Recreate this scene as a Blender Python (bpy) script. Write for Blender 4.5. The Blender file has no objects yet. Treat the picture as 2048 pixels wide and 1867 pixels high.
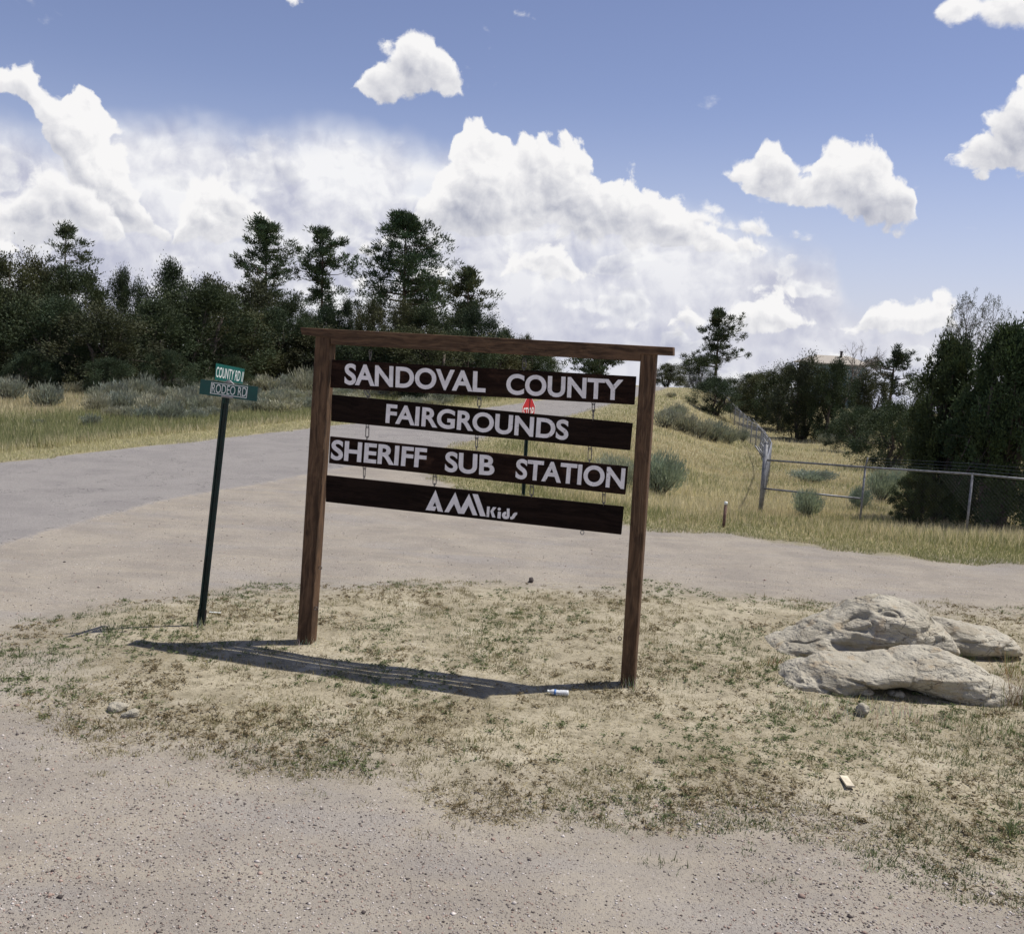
import bpy, bmesh, math, random
import numpy as np
from mathutils import Vector, Matrix

# ------------------------------------------------------------------ camera
W, HGT, F = 2048.0, 1867.0, 2032.0          # photograph size and focal length in its pixels
EYE = 2.9
ROLL = math.radians(3.3)
HOR = (975.0, 683.0)                         # a point of the eye-level line in the photograph
scene = bpy.context.scene
def _camera():
    hx, hy = HOR[0]-W/2, -(HOR[1]-HGT/2)     # image plane, y up
    nx, ny = math.sin(ROLL), math.cos(ROLL)  # image direction of world up
    d = hx*nx + hy*ny
    p = math.atan2(d, F)                     # pitch down
    fwd = Vector((0, math.cos(p), -math.sin(p))); up0 = Vector((0, math.sin(p), math.cos(p))); r0 = Vector((1, 0, 0))
    c, s = math.cos(ROLL), math.sin(ROLL)
    xc = r0*c + up0*s                        # camera right
    yc = -r0*s + up0*c
    return xc, yc, fwd
XC, YC, FW = _camera()
CAM = Vector((0, 0, EYE))
cd = bpy.data.cameras.new('camera'); cam = bpy.data.objects.new('camera', cd)
scene.collection.objects.link(cam); scene.camera = cam
M = Matrix((XC, YC, -FW)).transposed().to_4x4(); M.translation = CAM
cam.matrix_world = M
cd.sensor_fit = 'HORIZONTAL'; cd.sensor_width = 36.0; cd.lens = 36.0*F/W
cd.clip_start = 0.1; cd.clip_end = 5000
def ray(px, py):
    return (XC*((px-W/2)/F) - YC*((py-HGT/2)/F) + FW)
def at_ground(px, py, z=0.0):
    d = ray(px, py); t = (z-EYE)/d.z
    return CAM + d*t
def at_depth(px, py, y):
    d = ray(px, py); return CAM + d*(y/d.y)
def at_plane(px, py, p0, n):
    d = ray(px, py); t = (p0-CAM).dot(n)/d.dot(n)
    return CAM + d*t
def proj(v):
    r = Vector(v)-CAM; z = r.dot(FW)
    return (W/2+F*r.dot(XC)/z, HGT/2-F*r.dot(YC)/z)
# ------------------------------------------------------------------ sun and sky
SUN = Vector((1.36, 0.41, 2.85)).normalized()
SUN_EL = math.asin(SUN.z); SUN_AZ = math.atan2(SUN.x, SUN.y)
sd = bpy.data.lights.new('sun', 'SUN'); sd.energy = 5.0; sd.angle = math.radians(0.53); sd.color = (1.0, 0.95, 0.87)
so = bpy.data.objects.new('sun', sd); scene.collection.objects.link(so)
so.rotation_mode = 'QUATERNION'; so.rotation_quaternion = SUN.to_track_quat('Z', 'Y'); so.location = (20, 5, 40)
scene.view_settings.view_transform = 'Standard'; scene.view_settings.look = 'None'
scene.view_settings.exposure = 0.0; scene.view_settings.gamma = 1.0

class NT:
    """tiny helper to write node trees as expressions"""
    def __init__(s, tree): s.t = tree
    def n(s, kind, **kw):
        nd = s.t.nodes.new(kind)
        for k, v in kw.items(): setattr(nd, k, v)
        return nd
    def put(s, sock, v):
        if isinstance(v, bpy.types.NodeSocket): s.t.links.new(v, sock)
        elif v is not None:
            try: sock.default_value = v
            except Exception: sock.default_value = (v, v, v) if not hasattr(v, '__len__') else tuple(v)+(1.0,)
    def m(s, op, a=0.0, b=0.0, c=0.0, clamp=False):
        nd = s.n('ShaderNodeMath', operation=op, use_clamp=clamp)
        for i, v in enumerate((a, b, c)): s.put(nd.inputs[i], v)
        return nd.outputs[0]
    def v(s, op, a=(0, 0, 0), b=(0, 0, 0), c=(0, 0, 0), scale=None):
        nd = s.n('ShaderNodeVectorMath', operation=op)
        for i, x in enumerate((a, b, c)):
            if i < len(nd.inputs): s.put(nd.inputs[i], x)
        if scale is not None: s.put(nd.inputs['Scale'], scale)
        return nd.outputs['Value'] if op in ('LENGTH', 'DOT_PRODUCT', 'DISTANCE') else nd.outputs[0]
    def rng(s, x, a, b, c=0.0, d=1.0, kind='SMOOTHSTEP'):
        nd = s.n('ShaderNodeMapRange', interpolation_type=kind)
        for i, v in enumerate((x, a, b, c, d)): s.put(nd.inputs[i], v)
        return nd.outputs[0]
    def mix(s, f, a, b, blend='MIX'):
        nd = s.n('ShaderNodeMix', data_type='RGBA', blend_type=blend)
        s.put(nd.inputs[0], f)
        for k, v in ((6, a), (7, b)):
            s.put(nd.inputs[k], tuple(v)+(1.0,) if isinstance(v, tuple) and len(v) == 3 else v)
        return nd.outputs[2]
    def noise(s, vec, scale, detail=4, rough=0.5, lac=2.0, dist=0.0, col=False):
        nd = s.n('ShaderNodeTexNoise')
        s.put(nd.inputs['Vector'], vec); nd.inputs['Scale'].default_value = scale
        nd.inputs['Detail'].default_value = detail; nd.inputs['Roughness'].default_value = rough
        nd.inputs['Lacunarity'].default_value = lac; nd.inputs['Distortion'].default_value = dist
        return nd.outputs[1 if col else 0]
    def vor(s, vec, scale, detail=0, rough=0.5, feature='F1', smooth=0.5, out='Distance', rand=1.0):
        nd = s.n('ShaderNodeTexVoronoi', feature=feature)
        s.put(nd.inputs['Vector'], vec); nd.inputs['Scale'].default_value = scale
        if 'Detail' in nd.inputs: nd.inputs['Detail'].default_value = detail; nd.inputs['Roughness'].default_value = rough
        if feature == 'SMOOTH_F1': nd.inputs['Smoothness'].default_value = smooth
        nd.inputs['Randomness'].default_value = rand
        return nd.outputs[out]

def _azel(px, py):
    d = ray(px, py).normalized(); return math.atan2(d.x, d.y), math.asin(d.z)
S = 2048/2016
# outlines of the cloud banks, measured in the photograph: (x, top y), (x, bottom y)
BANK1 = ([(-300,120),(-120,110),(0,98),(50,108),(90,140),(120,160),(150,128),(185,165),(215,225),(245,270),(268,330),(300,385),(335,440),(352,500),
          (640,560),(690,500),(760,440),(830,380),(862,330),(880,285),(905,240),(940,218),(975,238),(1010,246),(1060,244),(1135,256),(1165,290),(1195,330),(1250,340),
          (1290,360),(1340,370),(1390,400),(1450,440),(1550,480),(1600,505),(1650,560),(2400,580)],
         [(-300,290),(-120,250),(0,190),(50,215),(90,262),(120,330),(150,420),(200,475),(300,482),(335,484),(352,490),
          (640,530),(690,510),(760,500),(860,490),(1000,476),(1100,482),(1300,505),(1550,512),(1600,512),(1650,530),(2400,560)])
BANK2 = ([(-300,330),(-100,345),(0,350),(45,325),(95,305),(145,322),(200,375),(245,430),(268,520),(310,520),(335,445),(360,385),(398,318),(445,322),(478,380),
          (525,405),(560,470),(590,520),(880,75),(985,62),(1008,26),(1030,-4),(1058,20),(1086,52),(1110,80),(1240,520),(1285,440),(1335,398),(1400,384),(1480,410),(1560,430),(1612,470),(1645,540),(1800,90),(1828,22),(1855,-10),(1900,-50),(2016,-70),(2400,-90)],
         [(-300,480),(0,490),(100,486),(245,490),(268,500),(310,500),(360,492),(478,494),(560,496),(590,500),(880,30),(985,24),(1008,22),(1030,42),(1058,50),(1086,48),(1110,40),(1240,480),(1285,452),(1400,470),(1500,482),(1612,492),(1645,500),
          (1800,20),(1828,30),(1880,50),(1950,62),(2016,80),(2400,90)])
BANK3 = ([(-300,200),(640,205),(680,200),(694,140),(730,98),(775,58),(820,40),(862,62),(894,108),(912,146),(930,180),(946,235),(990,290),(1035,300),(1400,400),(1420,335),(1450,302),(1490,282),(1530,262),
          (1560,282),(1585,312),(1612,282),(1650,258),(1695,256),(1745,282),(1792,312),(1808,345),(1830,425),(1838,480),(1845,380),(1852,300),(1876,264),(1905,248),(1942,206),(1980,172),(2016,142),(2150,110),(2400,90)],
         [(-300,120),(640,140),(680,192),(735,216),(800,206),(862,206),(900,214),(930,212),(946,206),(990,215),(1035,240),(1400,330),(1420,342),(1480,405),(1600,432),(1700,448),(1800,456),
          (1830,444),(1838,400),(1845,345),(1852,318),(1905,340),(2016,356),(2400,385)])
BANK4 = ([(-300,505),(-40,470),(0,455),(22,452),(42,476),(60,560),(250,60),(480,40),(512,4),(560,-22),(604,-8),(622,28),(640,300),(650,560),(700,532),(760,552),(830,520),(890,492),(935,520),(960,545),(985,520),(1015,482),(1045,468),(1100,464),(1165,500),(1195,540),(1230,560),(1290,680),
          (1312,632),(1350,590),(1392,618),(1412,606),(1450,578),(1500,550),(1560,570),(1625,598),(1690,624),(1706,588),(1742,556),(1790,556),(1850,566),(1888,606),(1912,680),(2400,680)],
         [(-300,525),(0,506),(42,502),(60,510),(250,20),(480,10),(512,8),(560,24),(604,14),(622,8),(640,250),(650,535),(700,582),(830,580),(935,565),(985,562),(1100,562),(1195,558),(1230,550),(1290,640),(1350,660),(1500,668),(1690,668),(1884,672),(1908,650),(2400,640)])
BANK5 = ([(-300,560),(60,560),(420,600),(440,555),(500,520),(560,530),(620,560),(900,640),(950,600),(1000,585),(1050,598),(1080,640),(1130,650),(1170,622),(1215,612),(1260,622),(1300,640),(1330,690),(2400,700)],
         [(-300,520),(60,530),(420,570),(500,575),(620,570),(900,610),(1000,632),(1080,628),(1130,640),(1215,656),(1300,658),(1330,650),(2400,650)])
VEIL = ([(-400,230),(0,240),(110,262),(200,232),(330,228),(500,240),(700,252),(850,282),(1000,310),(1200,380),(1400,430),(1560,470),(1640,490),(1665,590),(1800,640),(1900,680),(2400,720)], None)
def world():
    w = bpy.data.worlds.new('World'); scene.world = w; w.use_nodes = True
    t = NT(w.node_tree); nt = w.node_tree
    for nd in list(nt.nodes): nt.nodes.remove(nd)
    out = t.n('ShaderNodeOutputWorld'); bg = t.n('ShaderNodeBackground')
    tc = t.n('ShaderNodeTexCoord'); d = t.v('NORMALIZE', tc.outputs['Generated'])
    sky = t.n('ShaderNodeTexSky', sky_type='NISHITA', sun_disc=False)
    sky.sun_elevation = SUN_EL; sky.sun_rotation = SUN_AZ; sky.altitude = 1900; sky.air_density = 1.0; sky.dust_density = 0.6; sky.ozone_density = 2.5
    sep = t.n('ShaderNodeSeparateXYZ'); t.put(sep.inputs[0], d)
    az = t.m('ARCTAN2', sep.outputs[0], sep.outputs[1]); el = t.m('ARCSINE', sep.outputs[2])
    AZ0, AZ1, EL0, EL1 = -0.72, 0.72, -0.12, 0.5
    # uneven outlines: bend the look-up position
    wn = t.noise(d, 16.0, 3, 0.6, col=True)
    ws = t.n('ShaderNodeSeparateColor'); t.put(ws.inputs[0], wn)
    azw = t.m('MULTIPLY_ADD', t.m('SUBTRACT', ws.outputs[0], 0.5), 0.036, az)
    elw = t.m('MULTIPLY_ADD', t.m('SUBTRACT', ws.outputs[1], 0.5), 0.030, el)
    u = t.rng(azw, AZ0, AZ1, kind='LINEAR')
    def curve(pts):
        nd = t.n('ShaderNodeFloatCurve'); c = nd.mapping.curves[0]
        q = []
        for (x, y) in pts:
            a, e = _azel(x*S, y*S)
            q.append(((a-AZ0)/(AZ1-AZ0), (e-EL0)/(EL1-EL0)))
        q.sort()
        while len(c.points) < len(q): c.points.new(0.5, 0.5)
        for p, xy in zip(c.points, q): p.location = xy; p.handle_type = 'AUTO_CLAMPED'
        nd.mapping.update()
        nd.inputs['Factor'].default_value = 1.0
        t.put(nd.inputs['Value'], u)
        return t.m('MULTIPLY_ADD', nd.outputs[0], EL1-EL0, EL0)
    # two samples of the billow detail: here, and a little toward the sun
    tos = Vector((0.55, 0.1, 0.85)).normalized()
    def billow(dv):
        puff = t.vor(dv, 30.0, 1.0, 0.6, 'F1')
        fb = t.noise(dv, 24.0, 5, 0.64)
        return t.m('ADD', t.m('MULTIPLY', t.m('SUBTRACT', 0.45, puff), 0.020), t.m('MULTIPLY', t.m('SUBTRACT', fb, 0.5), 0.050))
    dw = t.v('ADD', d, t.v('SCALE', t.v('SUBTRACT', wn, (0.5, 0.5, 0.5)), scale=0.03))
    N0 = billow(dw); N1 = billow(t.v('ADD', dw, tuple(tos*0.007)))
    big0 = t.noise(d, 11.0, 3, 0.5); big1 = t.noise(t.v('ADD', d, tuple(tos*0.03)), 11.0, 3, 0.5)
    lit = t.m('ADD', t.m('MULTIPLY', t.m('SUBTRACT', N0, N1), 34.0), t.m('MULTIPLY', t.m('SUBTRACT', big0, big1), 1.5))
    # away from the view the same cloud goes on: low banks and scattered heaps, thinning upward
    gen = t.m('MULTIPLY', t.m('SUBTRACT', t.noise(t.v('MULTIPLY', d, (1, 1, 2.2)), 3.6, 2, 0.5), t.rng(el, 0.0, 0.7, 0.47, 0.74, 'LINEAR')), 0.5)
    outw = t.m('MAXIMUM', t.rng(t.m('ABSOLUTE', az), 0.56, 0.7), t.rng(el, 0.36, 0.46))
    gen = t.m('MINIMUM', gen, t.m('MULTIPLY_ADD', outw, 0.4, -0.2))
    col = t.mix(1.0, sky.outputs[0], (1.38, 1.10, 1.12), 'MULTIPLY')
    # pale air toward the horizon, thicker where the storm bank stands
    col = t.mix(t.rng(el, -0.02, 0.24, 0.75, 0.0), col, (5.6, 6.0, 7.4))
    # veil: soft anvil and rain-grey bank
    vt = curve(VEIL[0])
    dv = t.m('ADD', t.m('SUBTRACT', vt, elw), t.m('MULTIPLY', t.m('SUBTRACT', big0, 0.5), 0.05))
    dv = t.m('MAXIMUM', dv, t.m('ADD', gen, 0.02))
    av = t.m('MULTIPLY', t.rng(dv, -0.012, 0.035), t.rng(t.noise(t.v('MULTIPLY', d, (1, 1, 1.8)), 8.0, 4, 0.55), 0.28, 0.42, 0.80, 0.99))
    lv = t.m('ADD', t.rng(big0, 0.32, 0.64, 0.22, 0.92, 'LINEAR'), t.m('MULTIPLY', lit, 0.95), clamp=True)
    lv = t.m('MULTIPLY', lv, t.rng(el, 0.0, 0.13, 0.62, 1.0))
    col = t.mix(av, col, t.mix(lv, (5.3, 5.45, 6.6), (9.1, 9.1, 9.3)))
    def bank(col, pts, soft=0.006, fray=1.0, dark=(4.0, 4.2, 5.1), white=(9.4, 9.3, 9.3), more=None):
        top, bot = curve(pts[0]), curve(pts[1])
        up = t.m('SUBTRACT', elw, bot); dn = t.m('SUBTRACT', top, elw)
        B = t.m('MINIMUM', t.m('MULTIPLY', up, 1.6), dn)
        if more is not None: B = t.m('MAXIMUM', B, more)
        D = t.m('MULTIPLY_ADD', N0, fray, B)
        a = t.rng(D, 0.0, soft)
        h = t.rng(t.m('DIVIDE', up, t.m('MAXIMUM', t.m('ADD', up, dn), 0.01)), 0.0, 0.6, -0.34, 0.40, 'LINEAR')
        rim = t.rng(D, 0.0, 0.035, 0.35, 0.0)
        l = t.m('ADD', t.m('ADD', t.m('ADD', h, t.m('MULTIPLY', lit, 0.85)), rim), 0.46, clamp=True)
        return t.mix(a, col, t.mix(l, dark, white))
    # rows of small heaped clouds low down in front of the bank
    hp = t.m('MULTIPLY', t.m('SUBTRACT', t.noise(t.v('MULTIPLY', d, (1, 1, 2.4)), 15.0, 2, 0.5), 0.5), 0.16)
    hp = t.m('ADD', t.m('SUBTRACT', hp, t.rng(el, 0.15, 0.25, 0.0, 0.075)), t.m('MULTIPLY', N0, 1.1))
    lh = t.m('ADD', t.m('ADD', t.m('MULTIPLY', lit, 1.0), t.rng(hp, 0.0, 0.03, 0.75, 0.45)), 0.05, clamp=True)
    hp_a = t.m('MULTIPLY', t.rng(hp, 0.0, 0.012), t.rng(el, 0.08, 0.2, 0.9, 0.7))
    hp_a = t.m('MULTIPLY', hp_a, t.rng(dv, 0.0, 0.03))
    col = t.mix(hp_a, col, t.mix(lh, (4.6, 4.8, 5.9), (9.3, 9.3, 9.4)))
    col = bank(col, BANK1, more=gen)
    col = bank(col, BANK2, 0.012)
    # thin torn scraps in the open blue
    scr = t.rng(t.noise(t.v('MULTIPLY', d, (1, 1, 1.6)), 13.0, 5, 0.62), 0.66, 0.80, 0.0, 0.55)
    col = t.mix(scr, col, (8.2, 8.3, 8.8))
    col = bank(col, BANK3, 0.009, 1.2)
    col = bank(col, BANK5, 0.016)
    col = bank(col, BANK4, 0.008, 1.15)
    t.put(bg.inputs[0], col); bg.inputs[1].default_value = 0.1
    nt.links.new(bg.outputs[0], out.inputs[0])
    w.cycles.sampling_method = 'NONE'
world()
cy = scene.cycles; cy.max_bounces = 5; cy.diffuse_bounces = 2; cy.glossy_bounces = 2; cy.transmission_bounces = 4; cy.transparent_max_bounces = 6
cy.use_adaptive_sampling = True; cy.adaptive_threshold = 0.012; cy.adaptive_min_samples = 12; cy.use_denoising = True
# ------------------------------------------------------------------ helpers
rng = np.random.default_rng(7)
COL = scene.collection
def vn2(x, y, s, seed=0):
    """smooth value noise in the plane, 0..1"""
    x = np.asarray(x, float)/s; y = np.asarray(y, float)/s
    xi = np.floor(x).astype(np.int64); yi = np.floor(y).astype(np.int64); fx = x-xi; fy = y-yi
    fx = fx*fx*(3-2*fx); fy = fy*fy*(3-2*fy)
    def h(i, j):
        n = (i*374761393 + j*668265263 + seed*1274126177) & 0x7fffffff
        n = ((n ^ (n >> 13))*1103515245) & 0x7fffffff
        n = ((n ^ (n >> 15))*12345679) & 0x7fffffff
        return ((n ^ (n >> 11)) & 0xffff)/65535.0
    a = h(xi, yi); b = h(xi+1, yi); c = h(xi, yi+1); d = h(xi+1, yi+1)
    return (a*(1-fx)+b*fx)*(1-fy) + (c*(1-fx)+d*fx)*fy
def vn3(p, s, seed=0):
    p = np.asarray(p, float)/s; i = np.floor(p).astype(np.int64); f = p-i; f = f*f*(3-2*f)
    def h(a, b, c):
        n = (a*374761393 + b*668265263 + c*2147483647 + seed*1274126177) & 0x7fffffff
        n = ((n ^ (n >> 13))*1103515245) & 0x7fffffff
        n = ((n ^ (n >> 15))*12345679) & 0x7fffffff
        return ((n ^ (n >> 11)) & 0xffff)/65535.0
    r = 0
    for dx in (0, 1):
        for dy in (0, 1):
            for dz in (0, 1):
                w = (f[:, 0] if dx else 1-f[:, 0])*(f[:, 1] if dy else 1-f[:, 1])*(f[:, 2] if dz else 1-f[:, 2])
                r = r + w*h(i[:, 0]+dx, i[:, 1]+dy, i[:, 2]+dz)
    return r
def fbm3(p, s, seed=0, o=4, g=0.5):
    r = 0; a = 1.0; t = 0
    for k in range(o):
        r = r + a*(vn3(p, s/2**k, seed+k)-0.5); t += a; a *= g
    return r/t
def P(pts): return [(x*S, y*S) for x, y in pts]
def poly_sd(x, y, poly):
    """signed distance to a closed polygon, positive inside"""
    q = np.array(poly, float); n = len(q); d = np.full(x.shape, 1e9); ins = np.zeros(x.shape, bool)
    for i in range(n):
        a = q[i]; b = q[(i+1) % n]; e = b-a
        wx = x-a[0]; wy = y-a[1]; t = np.clip((wx*e[0]+wy*e[1])/max(e@e, 1e-12), 0, 1)
        d = np.minimum(d, (wx-e[0]*t)**2+(wy-e[1]*t)**2)
        c = ((a[1] > y) != (b[1] > y)) & (x < (b[0]-a[0])*(y-a[1])/((b[1]-a[1]) if abs(b[1]-a[1]) > 1e-12 else 1e-12)+a[0])
        ins ^= c
    d = np.sqrt(d); return np.where(ins, d, -d)
def mesh_np(name, verts, faces, smooth=False, col=None, attr='col'):
    """mesh from arrays; faces is one (n,3) or (n,4) array"""
    me = bpy.data.meshes.new(name); v = np.ascontiguousarray(np.asarray(verts, np.float32).reshape(-1, 3)); f = np.asarray(faces, np.int32)
    k = f.shape[1]; n = len(f)
    me.vertices.add(len(v)); me.vertices.foreach_set('co', v.ravel())
    me.loops.add(n*k); me.loops.foreach_set('vertex_index', np.ascontiguousarray(f).ravel())
    me.polygons.add(n); me.polygons.foreach_set('loop_start', np.arange(0, n*k, k, dtype=np.int32))
    if smooth: me.polygons.foreach_set('use_smooth', np.ones(n, bool))
    if col is not None:
        a = me.attributes.new(attr, 'FLOAT_COLOR', 'POINT'); c = np.ones((len(v), 4), np.float32); cc = np.asarray(col, np.float32).reshape(len(v), -1)
        c[:, :cc.shape[1]] = cc; a.data.foreach_set('color', c.ravel())
    me.update(calc_edges=True); me.validate()
    return me
def link(name, data, mat=None, parent=None, frame=None):
    o = bpy.data.objects.new(name, data); COL.objects.link(o)
    if mat is not None and data is not None and not len(data.materials): data.materials.append(mat)
    if parent is not None: o.parent = parent
    if frame is not None:
        o.matrix_basis = (world_of(parent).inverted() @ frame) if parent is not None else frame
    return o
def world_of(o):
    m = o.matrix_basis.copy() if o.parent is None else world_of(o.parent) @ o.matrix_basis
    return m
def tag(o, label=None, cat=None, group=None, kind=None):
    if label: o['label'] = label
    if cat: o['category'] = cat
    if group: o['group'] = group
    if kind: o['kind'] = kind
    return o
def empty(name, loc, rz=0.0):
    o = bpy.data.objects.new(name, None); COL.objects.link(o); o.empty_display_size = 0.2
    o.matrix_basis = Matrix.Translation(loc) @ Matrix.Rotation(rz, 4, 'Z')
    return o
def copy_tree(o, parent=None):
    c = o.copy(); COL.objects.link(c); c.parent = parent
    for ch in o.children: copy_tree(ch, c)
    return c
def part(name, verts, faces, mat, parent, frame=None, smooth=False, bevel=0.0, bseg=1):
    """a part given in WORLD coordinates; frame sets its local axes"""
    fr = frame if frame is not None else (world_of(parent) if parent is not None else Matrix.Identity(4))
    inv = fr.inverted(); me = bpy.data.meshes.new(name)
    me.from_pydata([tuple(inv @ Vector(v)) for v in verts], [], [tuple(f) for f in faces])
    if bevel > 0:
        bm = bmesh.new(); bm.from_mesh(me); bmesh.ops.recalc_face_normals(bm, faces=bm.faces)
        bmesh.ops.bevel(bm, geom=list(bm.edges), offset=bevel, segments=bseg, affect='EDGES', profile=0.6); bm.to_mesh(me); bm.free()
    else:
        bm = bmesh.new(); bm.from_mesh(me); bmesh.ops.recalc_face_normals(bm, faces=bm.faces); bm.to_mesh(me); bm.free()
    if smooth:
        for p in me.polygons: p.use_smooth = True
    return link(name, me, mat, parent, fr)
HEXF = [(0, 1, 2, 3), (7, 6, 5, 4), (0, 4, 5, 1), (1, 5, 6, 2), (2, 6, 7, 3), (3, 7, 4, 0)]
def axes_frame(o, x, z):
    x = Vector(x).normalized(); z = Vector(z); y = z.cross(x).normalized(); z = x.cross(y)
    m = Matrix((x, y, z)).transposed().to_4x4(); m.translation = Vector(o); return m
def tube(pts, rad, sides=8, cap=True):
    """verts and faces of a tube through pts with radii rad"""
    pts = [Vector(p) for p in pts]; V = []; Fc = []; n = len(pts)
    u = None
    for i, p in enumerate(pts):
        t = (pts[min(i+1, n-1)]-pts[max(i-1, 0)]).normalized()
        if u is None or abs(u.dot(t)) > 0.95:
            u = t.orthogonal().normalized()
        u = (u - t*u.dot(t)).normalized(); w = t.cross(u)
        r = rad[i] if hasattr(rad, '__len__') else rad
        for k in range(sides):
            a = 2*math.pi*k/sides; V.append(p + u*(r*math.cos(a)) + w*(r*math.sin(a)))
    for i in range(n-1):
        for k in range(sides):
            k2 = (k+1) % sides; Fc.append((i*sides+k, i*sides+k2, (i+1)*sides+k2, (i+1)*sides+k))
    if cap:
        Fc.append(tuple(reversed(range(sides)))); Fc.append(tuple(range((n-1)*sides, n*sides)))
    return V, Fc
class MB:
    def __init__(s): s.v = []; s.f = []
    def add(s, V, Fc):
        k = len(s.v); s.v += [tuple(v) for v in V]; s.f += [tuple(i+k for i in f) for f in Fc]; return s
    def tube(s, pts, rad, sides=8): return s.add(*tube(pts, rad, sides))
def ring_link(c, ax, side, length, width, r, seg=18, sd=6):
    """an oval chain link: straight sides, round ends"""
    c = Vector(c); ax = Vector(ax).normalized(); side = Vector(side); side = (side-ax*side.dot(ax)).normalized()
    pts = []
    a = max(length/2-width/2, 0)
    for k in range(seg):
        th = 2*math.pi*k/seg; q = side*(width/2*math.cos(th)) + ax*(width/2*math.sin(th) + (a if math.sin(th) >= 0 else -a))
        pts.append(c+q)
    n = ax.cross(side).normalized(); V = []; Fc = []
    for k, p in enumerate(pts):
        t = (pts[(k+1) % seg]-pts[k-1]).normalized(); u = n; w = t.cross(u).normalized()
        for j in range(sd):
            b = 2*math.pi*j/sd; V.append(p+u*(r*math.cos(b))+w*(r*math.sin(b)))
    for k in range(seg):
        for j in range(sd):
            Fc.append((k*sd+j, k*sd+(j+1) % sd, ((k+1) % seg)*sd+(j+1) % sd, ((k+1) % seg)*sd+j))
    return V, Fc

# ------------------------------------------------------------------ materials
def new_mat(name):
    m = bpy.data.materials.new(name); m.use_nodes = True; t = NT(m.node_tree)
    for nd in list(m.node_tree.nodes): m.node_tree.nodes.remove(nd)
    o = t.n('ShaderNodeOutputMaterial'); b = t.n('ShaderNodeBsdfPrincipled')
    m.node_tree.links.new(b.outputs[0], o.inputs[0])
    return m, t, b, o
def bump(t, b, h, dist, strength=1.0):
    n = t.n('ShaderNodeBump'); n.inputs['Strength'].default_value = strength; n.inputs['Distance'].default_value = dist
    t.put(n.inputs['Height'], h); t.put(b.inputs['Normal'], n.outputs[0])
def m_plain(name, c, rough=0.6, metal=0.0, vary=0.12, scale=20.0, spec=0.4):
    m, t, b, o = new_mat(name); tc = t.n('ShaderNodeTexCoord')
    n = t.noise(tc.outputs['Object'], scale, 5, 0.6)
    c2 = tuple(x*(1-vary*2) for x in c); c3 = tuple(min(1, x*(1+vary)) for x in c)
    t.put(b.inputs['Base Color'], t.mix(t.rng(n, 0.3, 0.7), c2, c3))
    t.put(b.inputs['Roughness'], t.rng(n, 0.2, 0.8, rough-0.1, rough+0.1)); b.inputs['Metallic'].default_value = metal
    b.inputs['Specular IOR Level'].default_value = spec
    return m
def m_wood(name, dark, mid, light, wear=0.3, grain=1.0, rough=0.8, knots=True, blot=None, spec=0.25):
    """sawn timber, grain along local X"""
    m, t, b, o = new_mat(name); tc = t.n('ShaderNodeTexCoord'); oi = t.n('ShaderNodeObjectInfo')
    p = t.v('ADD', tc.outputs['Object'], t.v('SCALE', (7.3, 3.1, 5.7), scale=t.m('MULTIPLY', oi.outputs['Random'], 9.0)))
    w = t.noise(p, 2.2, 2, 0.5, col=True)
    q = t.v('ADD', t.v('MULTIPLY', p, (1.0, 16.0, 16.0)), t.v('SCALE', w, scale=2.4))
    g = t.noise(q, 1.6*grain, 6, 0.62); fine = t.noise(t.v('MULTIPLY', p, (3.0, 120.0, 120.0)), 1.0, 3, 0.6)
    blotch = t.noise(p, 3.0, 4, 0.6)
    c = t.mix(t.rng(g, 0.32, 0.68), dark, mid)
    c = t.mix(t.m('MULTIPLY', t.rng(fine, 0.5, 0.85), wear), c, light)
    c = t.mix(t.rng(blotch, 0.5, 0.72, 0.0, 0.65), c, dark)
    if knots:
        kv = t.vor(t.v('MULTIPLY', p, (2.3, 5.0, 5.0)), 1.0)
        kn = t.rng(kv, 0.06, 0.16, 1.0, 0.0); c = t.mix(t.m('MULTIPLY', kn, 0.85), c, tuple(x*0.35 for x in dark))
        crack = t.rng(t.noise(t.v('MULTIPLY', p, (1.5, 26.0, 26.0)), 1.0, 4, 0.7), 0.66, 0.72)
        c = t.mix(t.m('MULTIPLY', crack, 0.8), c, tuple(x*0.25 for x in dark))
    if blot is not None:
        bn = t.rng(t.noise(t.v('MULTIPLY', p, (1, 2.5, 2.5)), 4.0, 5, 0.65), 0.52, 0.72, 0.0, 0.75); c = t.mix(bn, c, blot)
    t.put(b.inputs['Base Color'], c); b.inputs['Roughness'].default_value = rough; b.inputs['Specular IOR Level'].default_value = spec
    bump(t, b, t.m('ADD', t.m('MULTIPLY', g, 0.6), t.m('MULTIPLY', fine, 0.4)), 0.004, 0.8)
    return m
def m_leaf(name, trans=0.25, rough=0.7, spec=0.3):
    """foliage: the colour of each leaf sits in the mesh"""
    m, t, b, o = new_mat(name)
    a = t.n('ShaderNodeAttribute'); a.attribute_name = 'col'
    oi = t.n('ShaderNodeObjectInfo')
    c = t.mix(1.0, a.outputs['Color'], t.mix(oi.outputs['Random'], (0.74, 0.80, 0.82), (1.22, 1.16, 1.05)), 'MULTIPLY')
    t.put(b.inputs['Base Color'], c); b.inputs['Roughness'].default_value = rough; b.inputs['Specular IOR Level'].default_value = spec
    tr = t.n('ShaderNodeBsdfTranslucent'); t.put(tr.inputs[0], t.mix(1.0, c, (1.05, 1.08, 0.85), 'MULTIPLY'))
    mx = t.n('ShaderNodeMixShader'); mx.inputs[0].default_value = trans
    t.t.links.new(b.outputs[0], mx.inputs[1]); t.t.links.new(tr.outputs[0], mx.inputs[2]); t.t.links.new(mx.outputs[0], o.inputs[0])
    return m
MAT = {}
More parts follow.
